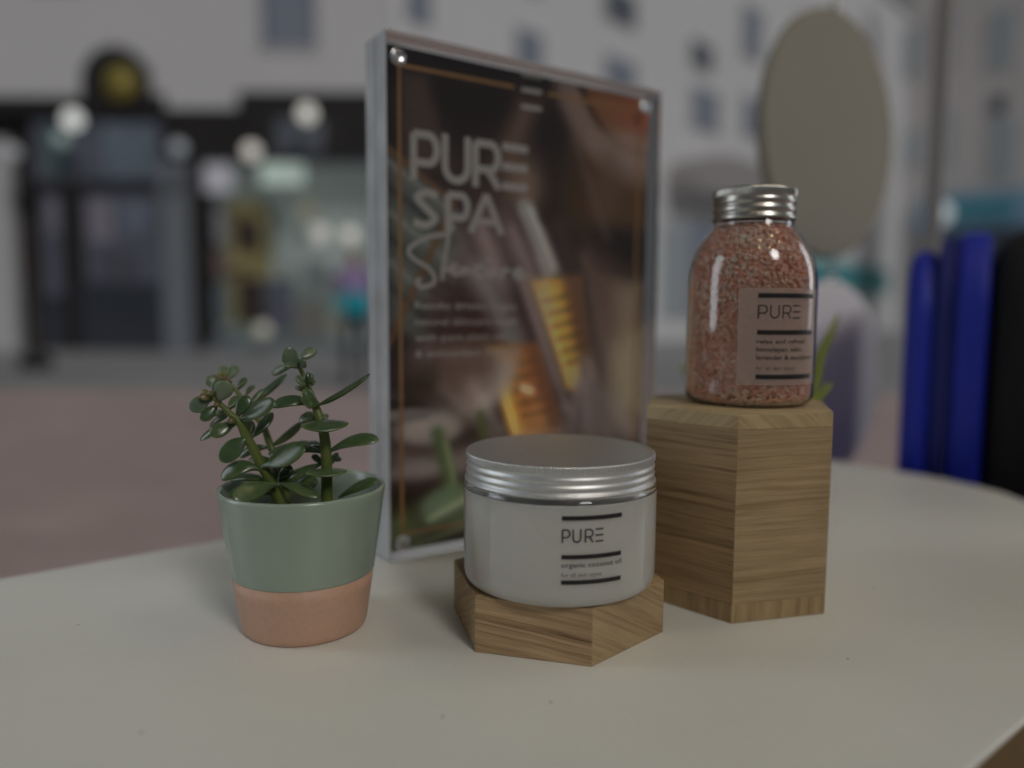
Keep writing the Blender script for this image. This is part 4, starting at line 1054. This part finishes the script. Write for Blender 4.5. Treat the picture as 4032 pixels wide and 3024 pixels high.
def window(parent, u0, u1, v0, v1, y, mat):
    fr = wbox('window', u0, u1, v0, v1, y, -0.04, 0.05, M['frame'], parent)
    w = (u1 - u0) * 0.09; hh = (v1 - v0) * 0.05; m = (u0 + u1) / 2
    for a, b in ((u0 + w, m - w / 3), (m + w / 3, u1 - w)):
        p_ = far(a, v1 - hh, y); q_ = far(b, v0 + hh, y)
        o = box('pane', p_.x, q_.x, y - 0.055, y - 0.042, p_.z, q_.z, mat, fr)
window(hs_, 556, 692, -110, 112, WY, M['win'])
window(hs_, 60, 190, -180, -20, WY, M['win'])

# receding terrace of pale houses
def terrace(name, u0, y0, u1, y1, v_top, mat, label, wins, extra=None):
    a = far(u0, 700, y0); b = far(u1, 700, y1)
    A = Vector((a.x, y0, STREET)); B = Vector((b.x, y1, STREET))
    dx = (B - A); Ln = dx.length; ang_ = math.atan2(dx.y, dx.x)
    e = empty(name, A, ang_)
    inv = e.matrix_basis.inverted()
    def hit(u, v):
        d = ray(u * 1.8228, v * 1.8228); nrm = Vector((-math.sin(ang_), math.cos(ang_), 0))
        D = Vector(d); C0 = Vector((0, 0, CAM_H))
        t = (A - C0).dot(nrm) / D.dot(nrm)
        X = C0 + D * t
        loc = Matrix.Rotation(-ang_, 3, 'Z') @ (X - A)
        return loc.x, loc.z
    ztop = 16.0
    box('wall', 0, Ln, 0.0, 0.6, 0, ztop, mat, e)
    box('cornice', -0.02, Ln + 0.02, -0.25, -0.002, ztop - 0.4, ztop - 0.1, M['frame'], e)
    for (wu0, wu1, v0, v1, wm) in wins:
        x0, z1 = hit(wu0, v0); x1, z1b = hit(wu1, v0); _, z0 = hit((wu0 + wu1) / 2, v1)
        fr = box('window', x0, x1, -0.06, -0.003, z0, z1, M['frame'], e)
        w = (x1 - x0) * 0.08; h = (z1 - z0) * 0.04
        box('pane', x0 + w, x1 - w, -0.085, -0.062, z0 + h, z1 - h, wm, fr)
    if extra: extra(e, hit)
    tag(e, label, 'building')
    return e
def arch_front(e, hit):
    x0, z0 = hit(1436, 425); x1, _ = hit(1655, 425); _, z1 = hit(1545, 350)
    n = 12; cx = (x0 + x1) / 2; rx = (x1 - x0) / 2; h = z1 - z0
    V, F = [], []
    for y in (-1.0, -0.02):
        for i in range(n + 1):
            a = math.pi * (1 - i / n); V.append((cx + rx * math.cos(a), y, z0 + h * 0.35 + h * 0.65 * math.sin(a) ** 0.7 if 0 < i < n else z0 + h * 0.35))
        V += [(x1, y, z0 + h * 0.1), (x0, y, z0 + h * 0.1)]
    m = n + 3
    F = [tuple(range(m)), tuple(range(m, 2 * m))[::-1]] + [(i, m + i, m + (i + 1) % m, (i + 1) % m) for i in range(m)]
    mesh_obj('arched_awning', V, F, plain('grey_awning', (0.46, 0.43, 0.425), 0.8), e)
    xa, za = hit(1432, 480); xb, zb = hit(1480, 690)
    box('shop_window', xa, xb, -0.05, -0.004, zb, za, M['win_pale'], e)
    xa, za = hit(1490, 480); xb, zb = hit(1700, 690)
    box('shop_window', xa, xb, -0.05, -0.004, zb, za, M['win'], e)
    xa, za = hit(1740, 560); xb, zb = hit(1906, 635)
    box('shop_sign', xa, xb, -0.25, -0.06, zb, za, plain('turquoise_sign', (0.10, 0.42, 0.46), 0.5), e)
terrace('town_building', 842, 16.3, 1935, 40, 0, M['render2'], 'pale terrace of houses running away behind the poster and the salt jar',
        [(870, 930, -60, 48, M['win']), (1108, 1172, 52, 152, M['win']), (1108, 1172, -150, -20, M['win']), (1300, 1375, -40, 52, M['win_dark']), (1300, 1375, 110, 230, M['win']), (1488, 1540, 78, 152, M['win_dark']), (1488, 1556, 178, 285, M['win']),
         (1600, 1648, 0, 130, M['win']), (1600, 1648, 200, 300, M['win']), (1720, 1760, 20, 140, M['win'])], arch_front)
def right_front(e, hit):
    x0, z0 = hit(1990, 495); x1, z1 = hit(2330, 395)
    bm = bmesh.new()
    vs = [bm.verts.new(c) for c in ((x0, -0.02, z1), (x1, -0.02, z1), (x1, -1.4, z0), (x0, -1.4, z0), (x0, -1.4, z0 - 0.25), (x1, -1.4, z0 - 0.25), (x0, -0.02, z1 - 0.3), (x1, -0.02, z1 - 0.3))]
    for f in ((0, 1, 2, 3), (3, 2, 5, 4), (4, 5, 7, 6), (0, 3, 4, 6), (1, 7, 5, 2), (0, 6, 7, 1)): bm.faces.new([vs[i] for i in f])
    bm_obj('awning', bm, plain('blue_awning', (0.22, 0.36, 0.50), 0.7), e)
    xa, za = hit(1990, 500); xb, zb = hit(2330, 690)
    box('shop_window', xa, xb, -0.05, -0.004, zb, za, M['win_dark'], e)
    xa, za = hit(2060, 440); xb, zb = hit(2200, 478)
    box('awning_sign', xa, xb, -1.46, -1.42, zb, za, plain('teal_lettering_board', (0.10, 0.36, 0.46), 0.6), e)
terrace('town_building', 1936, 34, 2330, 30, 0, M['render3'], 'warm grey building with a blue awning at the right edge',
        [(1955, 1995, 280, 360, M['win_pale']), (1955, 1995, 60, 170, M['win_pale']), (2022, 2068, 240, 362, M['win_pale']), (2022, 2068, 20, 150, M['win']), (2142, 2202, 255, 385, M['win_pale']), (2142, 2202, 20, 150, M['win_pale']), (2140, 2180, 205, 250, M['win_dark'])], right_front)

# ------------------------------------------------------------------ lamps, post and passer-by in the street
def globe(u, v, y, rad, col, strength, label, arm=0.5):
    p = far(u, v, y)
    e = empty('globe_lamp', p)
    m = plain('lamp_glow', (0.8, 0.8, 0.8), 0.4, emit=col, es=strength)
    lathe('globe', [(0.0, -rad)] + [(rad * math.cos(R(a)), rad * math.sin(R(a))) for a in range(-75, 76, 15)] + [(0.0, rad)], m, e, seg=20)
    tube('bracket', [(0, 0, rad * 0.98), (0, 0.02, rad + 0.12), (0, arm, rad + 0.16)], [0.015, 0.015, 0.015], M['black_paint'], e, sides=6)
    lathe('collar', [(0.0, rad + 0.03), (0.05, rad + 0.03), (0.06, rad - 0.02), (0.03, rad - 0.03)], M['black_paint'], e, seg=12)
    tag(e, label, 'lamp', 'globe lamps on the shopfronts')
globe(157, 258, 15.2, 0.18, (0.97, 1.0, 0.95), 1.36, 'bright white globe lamp on the left dark shopfront')
globe(133, 300, 15.6, 0.14, (0.55, 1.0, 0.90), 0.25, 'dim mint globe lamp just below the bright left lamp')
globe(663, 245, 15.2, 0.17, (1.0, 0.98, 0.86), 1.21, 'white globe lamp nearest the poster on the dark fascia')
globe(543, 327, 15.2, 0.16, (1.0, 0.93, 0.80), 1.07, 'warm white globe lamp between the two shops')
globe(385, 320, 15.2, 0.15, (0.55, 0.75, 1.0), 0.22, 'dim blue globe lamp above the grey pilaster')
globe(26, 330, 15.2, 0.15, (0.75, 0.85, 1.0), 0.16, 'dim grey globe lamp at the far left edge')
globe(690, 505, 15.4, 0.18, (1.0, 0.94, 0.86), 0.64, 'soft warm globe lamp inside the lit shop')
globe(756, 508, 15.4, 0.16, (1.0, 0.94, 0.82), 0.85, 'soft warm globe lamp beside the edge of the poster block')
globe(568, 712, 15.4, 0.15, (1.0, 0.92, 0.60), 0.36, 'low yellowish globe lamp near the shop floor')
globe(2030, 462, 30.0, 0.42, (0.85, 0.97, 1.0), 0.7, 'pale round lamp on the blue awning')

pst = empty('street_post', (far(78, 800, 11.0).x, 11.0, STREET))
M['post_brown'] = plain('dark_brown_post', (0.045, 0.035, 0.032), 0.6)
lathe('shaft', [(0.0, 0.0), (0.16, 0.0), (0.17, 0.06), (0.15, 0.16), (0.11, 0.22), (0.10, 1.95), (0.12, 2.0), (0.06, 2.08), (0.0, 2.1)], M['post_brown'], pst, seg=20)
lathe('base_shoe', [(0.172, 0.0), (0.22, 0.0), (0.22, 0.18), (0.165, 0.24)], plain('black_cast_iron', (0.012, 0.012, 0.014), 0.5), pst, seg=20)
tag(pst, 'dark brown street post standing on the pavement at the left', 'post')

def person(u, y, height, label):
    x = far(u, 700, y).x
    k = height / 1.7
    J = {'pel': (0, 0, .93), 'spine': (0, .01, 1.15), 'chest': (0, .02, 1.34), 'neck': (0, .01, 1.47), 'head': (0, -.02, 1.56), 'top': (0, -.02, 1.66),
         'ls': (-.17, .01, 1.40), 'le': (-.22, .02, 1.12), 'lw': (-.20, -.08, .90), 'lh': (-.19, -.11, .82), 'rs': (.17, .01, 1.40), 're': (.23, .03, 1.12), 'rw': (.22, -.06, .90), 'rh': (.21, -.09, .82),
         'lhip': (-.09, 0, .88), 'lk': (-.10, -.05, .48), 'la': (-.10, .03, .08), 'lt': (-.11, -.13, .035), 'rhip': (.09, 0, .88), 'rk': (.11, .02, .48), 'ra': (.11, .12, .08), 'rt': (.12, -.04, .035)}
    Rr = {'pel': .135, 'spine': .125, 'chest': .15, 'neck': .055, 'head': .085, 'top': .075, 'ls': .065, 'le': .05, 'lw': .036, 'lh': .035, 'rs': .065, 're': .05, 'rw': .036, 'rh': .035, 'lhip': .095, 'lk': .065, 'la': .045, 'lt': .04, 'rhip': .095, 'rk': .065, 'ra': .045, 'rt': .04}
    E = [('pel', 'spine'), ('spine', 'chest'), ('chest', 'neck'), ('neck', 'head'), ('head', 'top'), ('chest', 'ls'), ('ls', 'le'), ('le', 'lw'), ('lw', 'lh'), ('chest', 'rs'), ('rs', 're'), ('re', 'rw'), ('rw', 'rh'),
         ('pel', 'lhip'), ('lhip', 'lk'), ('lk', 'la'), ('la', 'lt'), ('pel', 'rhip'), ('rhip', 'rk'), ('rk', 'ra'), ('ra', 'rt')]
    names = list(J)
    me = bpy.data.meshes.new('person')
    me.from_pydata([tuple(c * k for c in J[n]) for n in names], [(names.index(a), names.index(b)) for a, b in E], [])
    o = bpy.data.objects.new('person', me); COL.objects.link(o)
    md = o.modifiers.new('skin', 'SKIN')
    sv = me.skin_vertices[0].data
    for i, n_ in enumerate(names):
        sv[i].radius = (Rr[n_] * k, Rr[n_] * k * 0.85)
        sv[i].use_root = (n_ == 'pel')
    s = o.modifiers.new('sub', 'SUBSURF'); s.levels = 2; s.render_levels = 2
    dg = bpy.context.evaluated_depsgraph_get()
    m2 = bpy.data.meshes.new_from_object(o.evaluated_get(dg))
    o.modifiers.clear(); o.data = m2
    mats = [plain('skin', (0.45, 0.28, 0.20), 0.6), plain('dark_hair', (0.03, 0.02, 0.015), 0.6), plain('purple_jacket', (0.42, 0.32, 0.60), 0.8), plain('turquoise_bag_cloth', (0.0, 0.46, 0.58), 0.7), plain('navy_trousers', (0.020, 0.024, 0.045), 0.8)]
    m2.materials.clear()
    for m in mats: m2.materials.append(m)
    for p in m2.polygons:
        z = p.center.z / k; xx = abs(p.center.x) / k
        p.use_smooth = True
        if z > 1.60 or (z > 1.5 and p.center.y / k > 0.0): p.material_index = 1
        elif z > 1.46: p.material_index = 0
        elif z < 0.89 and xx > 0.17: p.material_index = 0
        elif z > 1.16: p.material_index = 2
        elif z > 0.90: p.material_index = 3
        else: p.material_index = 4
    o.location = (x, y, STREET + 0.002); 
    tag(o, label, 'person')
    return o
person(768, 8.6, 1.60, 'person in a purple and turquoise top and dark trousers on the street')
